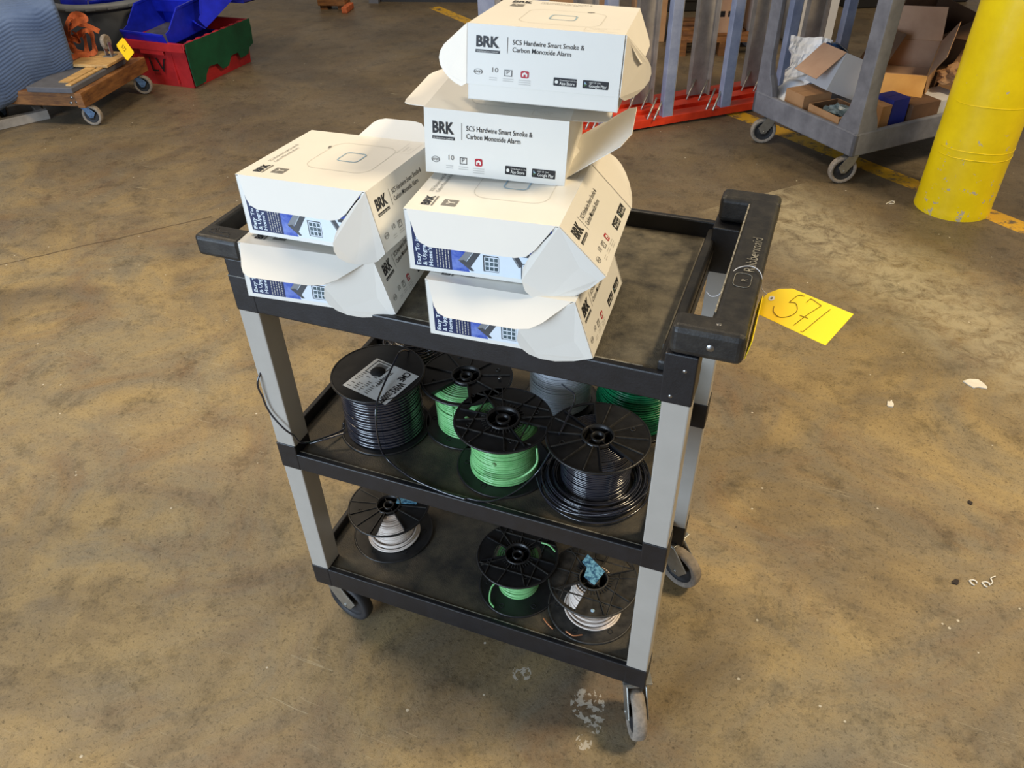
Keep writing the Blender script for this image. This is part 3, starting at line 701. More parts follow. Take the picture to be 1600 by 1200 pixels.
# S1 black wire, solid flange with silver label
def s1x(root, T):
    b = MB(); Ti = T.inverted(); zt = .1283 + .0002
    c4 = [Ti @ at(u, v, z=ZS + zt) for u, v in ((589, 560), (656, 587), (602, 633), (535, 602))]
    c4 = [Vector((p.x, p.y, zt)) for p in c4]; O = c4[3]; U = (c4[2] - O); V = (c4[0] - O)
    n = [(0, 0), (1, 0), (1, 1), (0, 1)]
    b.flat(O, U, V, n, 'silver', .0004)
    q = lambda x0, x1, y0, y1, m, l=.0007: b.flat(O, U, V, [(x0, y0), (x1, y0), (x1, y1), (x0, y1)], m, l)
    q(.07, .42, .56, .58, 'ink'); q(.07, .42, .94, .96, 'ink'); q(.07, .085, .56, .96, 'ink'); q(.405, .42, .56, .96, 'ink')
    q(.14, .36, .62, .9, 'greyink')
    Un, Vn = U.normalized(), V.normalized()
    tx = lambda st, u_, v_, sz, w_=None: b.text(st, O + U * u_ + V * v_, -Vn, Un, sz, 'ink', .02, .0008, width=w_)
    tx('CME', .72, .97, .020, .026); tx('WIRE', .80, .66, .022, .030); tx('2500FT', .80, .32, .018, .030)
    tx('THHN', .48, .80, .010); tx('600V', .50, .52, .009)
    rn = random.Random(3)
    for k in range(9):
        for j in range(6):
            if rn.random() < .75 and j < 4: x_ = .06 + j * .13; q(x_, x_ + rn.uniform(.04, .1), .06 + k * .055, .06 + k * .055 + .018, 'greyink')
    b.lathe([(0, zt + .0012), (.0135, zt + .0012), (.0140, zt)], 'core', 24)
    b.build('silver_label', root)
    wire(root, T, [Vector((.175, .235, ZS + .100)), at(628, 548, z=ZS + .150), at(612, 575, z=ZS + .142), at(598, 605, z=ZS + .135), at(589, 630, z=ZS + .133), at(587, 655, z=ZS + .11), at(592, 690, z=ZS + .06), at(604, 716, z=ZS + .01), at(640, 745, z=ZS + .005), at(690, 768, z=ZS + .005), at(728, 780, z=ZS + .006)], .0018, 'wblack')
    wire(root, T, [at(540, 676, z=ZS + .03), at(505, 687, z=ZS + .02), at(484, 693, z=ZS + .012)], .0018, 'wblack')
spool('black wire spool with a silver label on its solid flange, left of the middle shelf', (.153, .131), ZS, .083, .1283, .026, .070, .0030, 'wblack', 'core', solid=True, group=GM, extras=s1x, ring_top=False)
# S2 light green behind
def s2x(root, T):
    wire(root, T, [at(700, 604, z=ZS + .105), at(705, 625, z=ZS + .09), at(708, 650, z=ZS + .07), at(712, 672, z=ZS + .05)], .0018, 'wgreen')
    wire(root, T, [at(712, 640, z=ZS + .08), at(716, 650, z=ZS + .07), at(719, 672, z=ZS + .045)], .0018, 'wgreen')
    b = MB(); b.T = Matrix.Translation((.062, .01, .1112)); b.lathe([(0, .001), (.003, .001), (.003, 0)], 'screw', 10); b.build('rivet', root)
spool('light green wire spool behind, its upper flange tucked under the top shelf edge', (.2965, .198), ZS, .083, .1083, .026, .058, .0023, 'wgreen', 'cgreen', wins=((-118, -62, 1, 5),), ribs=9, group=GM, extras=s2x, botwins=())
# S3 bright green in front
def s3x(root, T):
    wire(root, T, [at(839, 700, z=ZS + .085), at(838, 725, z=ZS + .06), at(815, 745, z=ZS + .035), at(780, 752, z=ZS + .03), at(748, 742, z=ZS + .03)], .0019, 'wgreen')
    Ti = T.inverted()
    for u, v in ((729, 653), (772, 726)):
        p = Ti @ at(u, v, z=ZS + .1083); b = MB(); b.T = Matrix.Translation((p.x, p.y, .1078)); b.lathe([(0, .0022), (.003, .002), (.0042, 0)], 'wgreen', 14); b.build('green_plug', root)
    wire(root, T, [at(878, 600, z=ZS + .095), at(898, 618, z=ZS + .115), at(890, 645, z=ZS + .115), at(868, 690, z=ZS + .1), at(840, 737, z=ZS + .03), at(805, 768, z=ZS + .006), at(765, 783, z=ZS + .005), at(726, 778, z=ZS + .005)], .0017, 'wblack')
spool('bright light green wire spool at the front centre of the middle shelf', (.4035, .110), ZS, .083, .1083, .028, .058, .0021, 'wgreen', 'cgreen', wins=((138, 182, 1, 4), (-42, 2, 1, 4)), ribs=8, grid=True, group=GM, extras=s3x, prof=lambda t_: .056 + .004 * max(0, .35 - t_) / .35)
# S4 black glossy with loose coils
def s4x(root, T):
    b = MB(); rn = random.Random(11)
    for k in range(13):
        R_ = .068 + .0022 * k + rn.uniform(-.001, .001); R_ = min(R_, .096); ox, oy = rn.uniform(-.003, .003), rn.uniform(-.004, .001); ph = rn.uniform(0, 6.28)
        zz = .006 + .004 * (k % 4) + (13 - k) * .0008
        b.tube([(ox + R_ * math.cos(a), oy + R_ * math.sin(a), zz + .003 * math.sin(a + ph)) for a in [2 * PI * j / 56 for j in range(56)]], .0016, 'wblack', 6, closed=True)
    b.build('loose_coil', root)
    b = MB()
    for a in (200, -30): b.bar((.03 * math.cos(rad(a)), .03 * math.sin(rad(a)), .1115), (.066 * math.cos(rad(a)), .066 * math.sin(rad(a)), .1115), .0022, .002, 'blueink')
    b.build('blue_rib_highlight', root) if False else None
    wire(root, T, [at(838, 745, z=ZS + .02), at(850, 775, z=ZS + .012), at(880, 798, z=ZS + .012), at(930, 805, z=ZS + .02), at(975, 795, z=ZS + .035), at(1012, 768, z=ZS + .035)], .0017, 'wblack')
spool('black wire spool with loose loops round its base, right of the middle shelf', (.5675, .122), ZS, .0855, .1083, .0265, .058, .0020, 'wblack', 'core', wins=((110, 150, 1, 6), (-70, -30, 1, 6)), ribs=14, group=GM, extras=s4x)
# behind: grey, dark green, black coil
spool('grey wire spool mostly hidden behind the bright green spool', (.440, .318), ZS, .072, .128, .024, .058, .0018, 'wgrey', 'wgrey', wins=(), ribs=8, group=GM)
spool('dark green wire spool at the back right corner of the middle shelf', (.590, .318), ZS, .080, .128, .026, .071, .0022, 'wdgreen', 'core', wins=(), ribs=8, group=GM, prof=lambda t_: .074 - .022 * abs(t_ - .35) ** 1.0)
def coil():
    b = MB(); rn = random.Random(5)
    for k in range(26):
        R_ = rn.uniform(.045, .07); zz = .004 + k * .0036
        b.tube([((R_ + .002 * math.sin(3 * a)) * math.cos(a) + rn.uniform(-.0003, .0003), R_ * math.sin(a), zz + .004 * math.sin(a + k)) for a in [2 * PI * j / 40 for j in range(40)]], .0018, 'wblack', 6, closed=True)
    o = b.build('wire_coil'); o.location = (.135, .305, ZS + .002)
    tag(o, 'loose coil of black wire behind the silver-labelled spool', 'wire coil')
coil()
def legwire():
    b = MB(); b.tube(smooth_path([Vector((.03, .052, ZM1 + .20)), at(404, 590, y=-.004), at(411, 622, y=-.006), at(422, 645, y=-.006), at(442, 668, y=-.008), at(458, 680, y=-.003), Vector((.055, .012, ZM1 + .004)), Vector((.085, .08, ZS + .008)), at(537, 660, z=ZS + .02)]), .0018, 'wblack')
    o = b.build('black_wire'); tag(o, 'thin black wire looped around the front left upright of the cart', 'wire')
legwire()

# bottom shelf
ZQ = ZB1 - .0055
def t1x(root, T):
    b = MB()
    for k, (R_, zz) in enumerate(((.052, .008), (.055, .006), (.049, .014), (.050, .011))):
        b.tube([(R_ * math.cos(a) + .004, R_ * math.sin(a) - .004, zz + .002 * math.sin(a + k)) for a in [2 * PI * j / 48 for j in range(48)]], .0021, 'wwhite', 6, closed=True)
    b.build('loose_coil', root)
    b = MB(); Ti = T.inverted(); p = Ti @ at(636, 782, z=ZQ + .092); b.T = Matrix.Translation((p.x, p.y, .0905)) @ Matrix.Rotation(.3, 4, 'Z'); b.box(-.022, .022, -.008, .008, 0, .001, 'bluelabel'); b.build('blue_label', root)
spool('white wire spool standing alone at the left of the bottom shelf', (.119, .143), ZQ, .0845, .0883, .025, .040, .0022, 'wwhite', 'cwhite', wins=((-80, -38, 1, 6),), ribs=14, group=GB, extras=t1x, prof=lambda t_: .034 + .012 * (1 - t_), botwins=((170, 200, 3, 5),), tilt=(1.5, 0))
def t2x(root, T):
    wire(root, T, [at(846, 848, z=ZQ + .103), at(858, 852, z=ZQ + .104), at(868, 862, z=ZQ + .104)], .0018, 'wgreen')
    wire(root, T, [at(781, 905, z=ZQ + .03), at(768, 918, z=ZQ + .02), at(765, 938, z=ZQ + .008), at(772, 949, z=ZQ + .005)], .0018, 'wgreen')
spool('green wire spool with a tilted upper flange, centre right of the bottom shelf', (.4270, .106), ZQ, .079, .096, .025, .039, .0022, 'wgreen', 'cgreen', wins=((165, 212, 0, 3), (0, 48, 0, 3)), ribs=9, group=GB, extras=t2x, tilt=(.4, -.4), grid=True, botwins=((140, 170, 3, 5),))
def t3x(root, T):
    b = MB()
    for k, (R_, zz) in enumerate(((.047, .010), (.052, .007), (.050, .014), (.046, .019), (.055, .006))):
        b.tube([(R_ * math.cos(a) + .003, R_ * math.sin(a) - .003, zz + .0025 * math.sin(a + k)) for a in [2 * PI * j / 48 for j in range(48)]], .0021, 'wwhite', 6, closed=True)
    b.build('loose_coil', root)
    Ti = T.inverted(); b = MB()
    c4 = [Ti @ p for p in (at(904, 893, z=ZQ + .098), at(928, 916, z=ZQ + .094), at(945, 874, z=ZQ + .103), at(916, 864, z=ZQ + .103))]
    O = c4[0]; U = c4[1] - c4[0]; V = c4[3] - c4[0]
    b.slab(O, U, V, [(.35, 0), (1.0, .05), (1.25, .95), (.1, 1.0), (-.02, .5), (.32, .45)], .0008, 'bluelabel'); b.build('torn_blue_label', root)
    p = Ti @ at(926, 954, z=ZQ + .0883); b = MB(); b.T = Matrix.Translation((p.x, p.y, .0880)); b.lathe([(0, .002), (.003, .002), (.004, 0)], 'blueink', 14); b.build('grey_plug', root)
    wire(root, T, [at(849, 966, z=ZQ + .004), at(855, 974, z=ZQ + .003), at(864, 983, z=ZQ + .002)], .0014, 'copper', 'copper_end')
    wire(root, T, [at(884, 986, z=ZQ + .006), at(895, 993, z=ZQ + .006), at(910, 992, z=ZQ + .006)], .0014, 'copper', 'copper_end')
spool('white wire spool with a torn blue label, right end of the bottom shelf', (.5815, .106), ZQ, .0850, .0883, .0275, .038, .0022, 'wwhite', 'cwhite', wins=((-142, -98, 0, 5), (34, 78, 1, 5)), ribs=9, flm='spoolw', group=GB, extras=t3x, prof=lambda t_: .036 + .009 * (1 - t_), grid=True)
spool('white wire spool barely seen behind the green one under the middle shelf', (.385, .300), ZQ, .078, .088, .025, .050, .0022, 'wwhite', 'cwhite', ribs=8, group=GB)

# ------------------------------------------------------------------ yellow number tag
def numtag():
    root = empty('number_tag', at(1194, 464, z=.915)); 
    tag(root, 'yellow cardboard lot tag numbered 571 hanging from the cart handle by a string', 'tag')
    Ti = Matrix.Translation(-root.location)
    zs = {(1194, 464): .915}
    a = at(1180, 489, z=.920); b_ = at(1290, 540, z=.928); c_ = at(1333, 491, z=.953)
    O = a; U = (b_ - a); V = (c_ - b_); ul, vl = U.length, V.length; U.normalize(); V = (V - U * V.dot(U)).normalized()
    P_ = lambda p: O + U * p[0] + V * p[1]
    b = MB(); b.T = Ti
    b.slab(O, U, V, [(0, 0), (ul, 0), (ul, vl), (.018, vl), (.003, vl * .86), (-.006, vl * .62), (-.007, vl * .3)], .0008, 'tag')
    b.flat(O, U, V, [(.004 + .0042 * math.cos(q), vl * .53 + .0042 * math.sin(q)) for q in [2 * PI * k / 16 for k in range(16)]], 'board', .0012)
    b.flat(O, U, V, [(.004 + .0018 * math.cos(q), vl * .53 + .0018 * math.sin(q)) for q in [2 * PI * k / 12 for k in range(12)]], 'ink', .0014)
    b.build('card', root)
    # second tag edge along the bar
    p = MB(); p.T = Ti; N = U.cross(V).normalized() * .0012
    def stroke(pts, n=6):
        p.tube([P_((x_ * ul, y_ * vl)) + N for x_, y_ in smooth_path2(pts)], .00045, 'pen', 5)
    stroke([(.36, .93), (.29, .88), (.26, .62)]); stroke([(.26, .62), (.34, .66), (.42, .50), (.40, .30), (.30, .16), (.19, .22), (.14, .36)])
    stroke([(.44, .80), (.445, .90), (.47, .93), (.62, .87)]); stroke([(.62, .87), (.56, .5), (.52, .12)]); stroke([(.49, .42), (.60, .43)])
    stroke([(.74, .87), (.70, .45), (.67, .08), (.64, .06)])
    p.build('handwriting', root)
    s = MB(); s.T = Ti
    s.tube(smooth_path([at(1104, 456, z=.925), at(1112, 463, z=.93), at(1125, 459, z=.945), at(1135, 440, z=.955), at(1146, 424, z=.960), at(1158, 417, z=.9635), at(1174, 416, z=.9650), at(1186, 423, z=.9645), at(1191, 435, z=.957), at(1191, 452, z=.93), P_((.004, vl * .53)) + N]), .0006, 'string', 6)
    s.build('string', root)
def smooth_path2(pts): return [(p.x, p.y) for p in smooth_path([(x_, y_, 0) for x_, y_ in pts], 6)]
numtag()
def tag2():
    b = MB(); a = Vector((L_ + .0535, .006, .925)); 
    b.slab(a, Vector((0, 1, 0)), Vector((.16, 0, .987)), [(0, 0), (.110, .004), (.118, .012), (.118, .020), (.110, .028), (0, .028)], .0008, 'tag')
    o = b.build('blank_tag'); tag(o, 'yellow tag edge-on against the outer side of the cart handle bar', 'tag')
tag2()

# ------------------------------------------------------------------ bollard
def bollard():
    m = mat('yellow_chipped_paint', (250, 224, 8), .40, c2=(232, 204, 6), scale=6, bump=.5, bscale=22, coat=.2)
    nt = m.node_tree; b = nt.nodes['Principled BSDF']; old = b.inputs['Base Color'].links[0].from_socket
    tc = nd(nt, 'ShaderNodeTexCoord'); n = nd(nt, 'ShaderNodeTexNoise', Scale=26, Detail=6, Roughness=.7); nt.links.new(tc.outputs['Object'], n.inputs['Vector'])
    sep = nd(nt, 'ShaderNodeSeparateXYZ'); nt.links.new(tc.outputs['Object'], sep.inputs[0])
    mr = nd(nt, 'ShaderNodeMapRange'); mr.inputs['From Min'].default_value = 0; mr.inputs['From Max'].default_value = .5; mr.inputs['To Min'].default_value = .595; mr.inputs['To Max'].default_value = .68; nt.links.new(sep.outputs[2], mr.inputs[0])
    gt = nd(nt, 'ShaderNodeMath', operation='GREATER_THAN'); nt.links.new(n.outputs[0], gt.inputs[0]); nt.links.new(mr.outputs[0], gt.inputs[1])
    mx = nd(nt, 'ShaderNodeMix', data_type='RGBA'); nt.links.new(gt.outputs[0], mx.inputs[0]); nt.links.new(old, mx.inputs[6]); mx.inputs[7].default_value = (*lin((186, 180, 166)), 1)
    nt.links.new(mx.outputs[2], b.inputs['Base Color'])
    M['bollard'] = m
    k = MB(); prof = [(.1475, 0), (.1475, .02), (.1465, .03)] + [(.1455 + .0006 * math.sin(i * 1.7), .05 + i * .05) for i in range(26)] + [(.144, 1.38), (.12, 1.44), (.07, 1.475), (0, 1.48)]
    k.lathe(prof, 'bollard', 64)
    for z_ in (.255, .285, .46): k.tube([(.1462 * math.cos(a), .1462 * math.sin(a), z_ + .003 * math.sin(3 * a)) for a in [rad(-150 + 5 * j) for j in range(30)]], .0012, 'bollard', 5)
    o = k.build('bollard'); o.location = (1.424, 2.690, 0)
    tag(o, 'thick yellow steel bollard with chipped paint beside the grey cart', 'bollard')
bollard()

# ------------------------------------------------------------------ grey utility cart at the right
GN = Vector((.985, 2.71, 0)); gr = Vector((.69, .724, 0)); gl = Vector((-.724, .69, 0))
GT = Matrix(((gr.x, gl.x, 0, GN.x), (gr.y, gl.y, 0, GN.y), (0, 0, 1, 0), (0, 0, 0, 1)))
GL, GW = 1.12, .665
def gcart():
    root = empty('utility_cart', T=GT); tag(root, 'grey plastic utility cart full of opened cardboard boxes beside the yellow bollard', 'cart')
    b = MB(); z0, z1 = .15, .252
    b.box(.01, GL - .01, .01, GW - .01, z0, z0 + .02, 'gcart')
    b.bbox(0, GL, 0, .022, z0, z1, 'gcart', .006); b.bbox(0, GL, GW - .022, GW, z0, z1, 'gcart', .006)
    b.bbox(0, .022, 0, GW, z0, z1, 'gcart', .006); b.bbox(GL - .022, GL, 0, GW, z0, z1, 'gcart', .006)
    b.build('bottom_tray', root)
    b = MB(); z0, z1 = .84, .93
    b.box(.01, GL - .01, .01, GW - .01, z0, z0 + .02, 'gcart')
    for q in ((0, GL, 0, .022), (0, GL, GW - .022, GW), (0, .022, 0, GW), (GL - .022, GL, 0, GW)): b.bbox(*q, z0, z1, 'gcart', .006)
    b.build('top_tray', root)
    for cx in (0, 1):
        for cy in (0, 1):
            b = MB(); fx = lambda v: v if not cx else GL - v
            fy = lambda v: v if not cy else GW - v
            secs = [(.245, .120), (.29, .105), (.34, .080), (.40, .070), (.84, .070)]
            vs = []; fs = []
            for z_, w_ in secs:
                o_ = .012
                for x_, y_ in ((0, 0), (w_, 0), (w_, o_ * 2), (o_ * 2, w_), (0, w_)): vs.append((fx(.003 + x_), fy(.003 + y_), z_))
            n = 5
            for i in range(len(secs) - 1): fs += [(i * n + k, i * n + (k + 1) % n, (i + 1) * n + (k + 1) % n, (i + 1) * n + k) for k in range(n)]
            fs += [tuple(range(n)), tuple(range((len(secs) - 1) * n, len(secs) * n))]
            b.add(vs, fs, 'gcart'); b.build('upright', root, bevel=.004)
    for x_, y_, a in ((.075, .06, rad(158)), (.075, GW - .07, rad(150)), (GL - .08, .07, rad(200)), (GL - .08, GW - .07, rad(220))):
        caster(root, x_, y_, .150, a, R=.062, tw=.032, fm='zinc', tm='rubber', trail=.030)
gcart()
def gp(u, v, z): return at(u, v, z=z)

def box_thing(name, label, cat, c, rz, sx, sy, sz, m='kraft', mi='kraftin', tilt=(0, 0), flaps=(), group='boxes in the grey cart', contents=None, closed=False, z0=None):
    """open or closed carton; c = centre of its base"""
    T = Matrix.Translation(c) @ Matrix.Rotation(rad(rz), 4, 'Z') @ Matrix.Rotation(rad(tilt[0]), 4, 'X') @ Matrix.Rotation(rad(tilt[1]), 4, 'Y')
    root = empty(name, T=T); tag(root, label, cat, group)
    x, y, t_ = sx / 2, sy / 2, .004
    b = MB(); b.box(-x, x, -y, y, 0, t_, m)
    for x0_, x1_, y0_, y1_ in ((-x, x, -y, -y + t_), (-x, x, y - t_, y), (-x, -x + t_, -y + t_, y - t_), (x - t_, x, -y + t_, y - t_)):
        b.box(x0_, x1_, y0_, y1_, t_, sz, m)
    i = t_ + .0006
    b.add([(-x + i, -y + i, i), (x - i, -y + i, i), (x - i, y - i, i), (-x + i, y - i, i), (-x + i, -y + i, sz), (x - i, -y + i, sz), (x - i, y - i, sz), (-x + i, y - i, sz)], [(0, 1, 2, 3), (0, 4, 5, 1), (1, 5, 6, 2), (2, 6, 7, 3), (3, 7, 4, 0)], mi)
    if closed:
        b.box(-x, x, -y, -.001, sz, sz + t_, m); b.box(-x, x, .001, y, sz, sz + t_, m)
    b.build('carton_body', root)
    for side, ang, ln, fm in flaps:   # side 0:-y 1:+y 2:-x 3:+x ; ang from vertical up, outward positive
        a = rad(ang); fb = MB()
        d, e_, O, w_ = ((-Y, X, Vector((-x, -y, sz)), sx), (Y, X, Vector((-x, y, sz)), sx), (-X, Y, Vector((-x, -y, sz)), sy), (X, Y, Vector((x, -y, sz)), sy))[side]
        V = d * math.sin(a) + Z * math.cos(a)
        fb.slab(O, e_, V, [(0, 0), (w_, 0), (w_ * .99, ln), (w_ * .01, ln)], .003, fm if fm else m, fm if fm else mi); fb.build('box_flap', root)
    if contents:
        cb = MB(); contents(cb); cb.build('packing', root)
    return root
def crumple(cx, cy, cz, r, m, seed, squash=.5, n=3):
    def fn(b):
        bm = bmesh.new(); bmesh.ops.create_icosphere(bm, subdivisions=n, radius=1)
        for v in bm.verts:
            k = 1 + .5 * noise.noise(v.co * 2.3 + Vector((seed, 0, 0))) + .2 * noise.noise(v.co * 6 + Vector((seed, 3, 0)))
            v.co = Vector((cx + v.co.x * r * k, cy + v.co.y * r * k, cz + v.co.z * r * squash * k))
        bm.verts.ensure_lookup_table(); b.add([v.co.copy() for v in bm.verts], [[v.index for v in f_.verts] for f_ in bm.faces], m); bm.free()
    return fn
ZG = .171
def gloc(r_, l_, z=ZG): p = GN + gr * r_ + gl * l_; return Vector((p.x, p.y, z))
GA = math.degrees(math.atan2(gr.y, gr.x))
box_thing('cardboard_box', 'small closed brown cardboard box in the grey cart next to the white papers', 'box', gloc(.115, .43), GA - 4, .155, .13, .125, closed=True)
box_thing('cardboard_box', 'small open cardboard box holding crumpled dark film, at the near edge of the grey cart', 'box', gloc(.115, .235), GA - 3, .165, .20, .105, mi='kraftdk', contents=crumple(0, 0, .08, .062, 'film', 2.0), flaps=((0, 70, .03, None),))
box_thing('cardboard_box', 'tilted open carton with white outside and a raised brown flap behind the near upright', 'box', gloc(.26, .42, ZG + .10), GA - 8, .24, .17, .17, m='whitebox', mi='kraftdk', tilt=(0, 22), flaps=((3, 8, .16, 'kraftdk'), (2, 150, .165, 'kraftin')), contents=None)
def bottle():
    b = MB(); b.T = Matrix.Rotation(rad(60), 4, 'Y'); b.lathe([(0, 0), (.028, 0), (.032, .01), (.032, .09), (.02, .115), (.012, .12), (.012, .145), (0, .145)], 'glassblue', 24)
    o = b.build('bottle'); o.location = at(1318, 88, z=.36); o.rotation_euler = (0, 0, rad(GA + 180)); tag(o, 'shiny dark blue bottle lying in the tilted open carton', 'bottle')
bottle()
box_thing('cardboard_box', 'large open brown carton with a golden flap folded out, tipped over in the grey cart', 'box', gloc(.56, .30, ZG + .125), -10, .24, .24, .15, tilt=(24, -4), mi='kraftin', flaps=((0, 140, .115, 'kraftye'), (3, 30, .12, None), (1, 12, .15, 'kraftin')))
box_thing('cardboard_box', 'narrow brown box with a white shipping label standing behind the golden flap', 'box', gloc(.83, .22, ZG + .01), GA + 12, .10, .16, .22, tilt=(10, 24), closed=True, contents=lambda b: b.box(-.04, .04, -.0815, -.0805, .12, .19, 'whitebox'))
box_thing('cardboard_box', 'dark blue carton standing at the near long side of the grey cart', 'box', gloc(.285, .105), GA, .095, .10, .165, m='bluecarton', mi='kraftdk', closed=True)
box_thing('cardboard_box', 'narrow brown box between the near upright and the blue carton', 'box', gloc(.20, .10), GA, .055, .10, .15, closed=True, m='kraft')
box_thing('cardboard_box', 'plain brown box between the blue carton and the white carton in the grey cart', 'box', gloc(.43, .11), GA - 2, .16, .15, .13, closed=True, m='kraftdk')
box_thing('cardboard_box', 'low white carton on the long side of the grey cart near the bollard', 'box', gloc(.60, .12), GA - 5, .15, .16, .12, closed=True, m='whitebox')
box_thing('cardboard_box', 'big dark brown carton heaped at the far end of the grey cart', 'box', gloc(.92, .50, ZG + .165), GA + 6, .28, .26, .20, m='kraftdk', mi='kraftdk', tilt=(12, -10), flaps=((0, 75, .14, 'kraftdk'), (2, 60, .12, 'kraftdk'), (1, -10, .12, None)))
box_thing('cardboard_box', 'brown carton underneath the heap at the far end of the grey cart', 'box', gloc(.93, .47), GA, .26, .32, .155, closed=True, m='kraftdk')
def brownbag():
    b = MB(); crumple(0, 0, .05, .075, 'kraft', 7.0, .55, 4)(b); o = b.build('paper_wrap'); o.location = gloc(.68, .12, ZG + .14); tag(o, 'crumpled brown wrapping paper lying on the low boxes beside the golden flap', 'paper')
brownbag()
def papers():
    specs = [(.115, .585, .0, 10, -14), (.13, .59, .012, -16, -22), (.10, .57, .022, 4, -10), (.15, .56, .036, 24, -18)]
    labs = ['white paper sheet lowest in the heap at the left corner of the grey cart', 'white paper sheet second in the heap at the left corner of the grey cart', 'white paper sheet third in the heap at the left corner of the grey cart', 'topmost white paper sheet of the heap at the left corner of the grey cart']
    for i, (r_, l_, dz, a, tl) in enumerate(specs):
        b = MB(); n = 8; vs = []
        for j in range(n + 1):
            for k in range(n + 1):
                x_, y_ = (k / n - .5) * .20, (j / n - .5) * .15
                vs.append((x_, y_, .012 * noise.noise(Vector((x_ * 14 + i * 5, y_ * 14, 0))) + .02 * math.sin(x_ * 12)))
        fs = [(j * (n + 1) + k, j * (n + 1) + k + 1, (j + 1) * (n + 1) + k + 1, (j + 1) * (n + 1) + k) for j in range(n) for k in range(n)]
        b.add(vs, fs, 'paper', True); o = b.build('paper_sheet'); sm = o.modifiers.new('thick', 'SOLIDIFY'); sm.thickness = .0015
        o.location = gloc(r_, l_, ZG + .055 + dz); o.rotation_euler = (rad(tl), rad(-12), rad(GA + a)); tag(o, labs[i], 'paper', 'papers in the grey cart')
    # crumpled white envelope / bag
    b = MB(); n = 14; vs = []
    for j in range(n + 1):
        for k in range(n + 1):
            x_, y_ = (k / n - .5) * .20, (j / n - .5) * .24
            w_ = 1 - .18 * (1 if .35 < j / n < .65 else 0)
            vs.append((x_ * w_, y_, .03 * noise.noise(Vector((x_ * 11, y_ * 11, 4))) + .012 * noise.noise(Vector((x_ * 40, y_ * 40, 1)))))
    fs = [(j * (n + 1) + k, j * (n + 1) + k + 1, (j + 1) * (n + 1) + k + 1, (j + 1) * (n + 1) + k) for j in range(n) for k in range(n)]
    b.add(vs, fs, 'paper', False); o = b.build('padded_envelope'); sm = o.modifiers.new('thick', 'SOLIDIFY'); sm.thickness = .012; sm.offset = 0
    o.location = at(1262, 97, z=.33); o.rotation_euler = (rad(52), rad(6), rad(12)); tag(o, 'crumpled white padded envelope propped behind the brown boxes in the grey cart', 'envelope')
papers()

# ------------------------------------------------------------------ red rack with steel posts
def rack():
    a0 = Vector((-.04, 3.13, 0)); d = Vector((.743, .669, 0)); n = Vector((-.669, .743, 0))
    T = Matrix(((d.x, n.x, 0, a0.x), (d.y, n.y, 0, a0.y), (0, 0, 1, 0), (0, 0, 0, 1)))
    root = empty('panel_rack', T=T); tag(root, 'low orange-red steel rack base with tall grey divider posts behind the carts', 'rack')
    b = MB()
    for y0 in (.0, .13, .26):
        b.box(-.85, 1.6, y0, y0 + .075, .012, .05, 'redsteel'); b.box(-.85, 1.6, y0 + .075, y0 + .13 if y0 < .2 else y0 + .09, .02, .030, 'redsteel')
    b.build('base_beam', root)
    for k in range(-2, 4):
        x = .165 + k * .355
        p = MB(); p.box(x - .026, x + .030, .005, .045, .035, 2.0, 'galvblue'); p.box(x + .0301, x + .034, .005, .075, .035, 2.0, 'galv'); p.build('front_post', root, bevel=.002)
        p = MB(); p.box(x - .075, x + .02, .235, .242, .05, 2.0, 'galv'); p.box(x + .02, x + .026, .20, .29, .05, 2.0, 'galv'); p.box(x - .081, x - .075, .235, .27, .05, 2.0, 'galv'); p.build('back_post', root, bevel=.001)
        for xo, yy in ((-.10, .235), (-.045, .20), (-.06, .035), (-.085, .06)):
            p = MB(); p.tube([(x + xo - .03, yy - .05, .05), (x + xo + .045, yy, .135)], .0055, 'rod', 8); p.build('gusset_rod', root)
rack()
def farpost():
    b = MB(); b.box(-.05, .05, -.004, .004, 0, 1.6, 'galvblue'); b.box(-.006, .006, .004, .05, 0, 1.6, 'galvblue'); b.box(-.09, .09, -.07, .07, 0, .012, 'galvblue')
    b.box(.05, .085, -.0, .05, .0, 1.6, 'galv')
    q = at(764, 118, z=0); o = b.build('steel_post'); o.location = q; o.rotation_euler.z = rad(20); tag(o, 'pale blue-grey steel post directly behind the topmost white carton', 'post')
farpost()

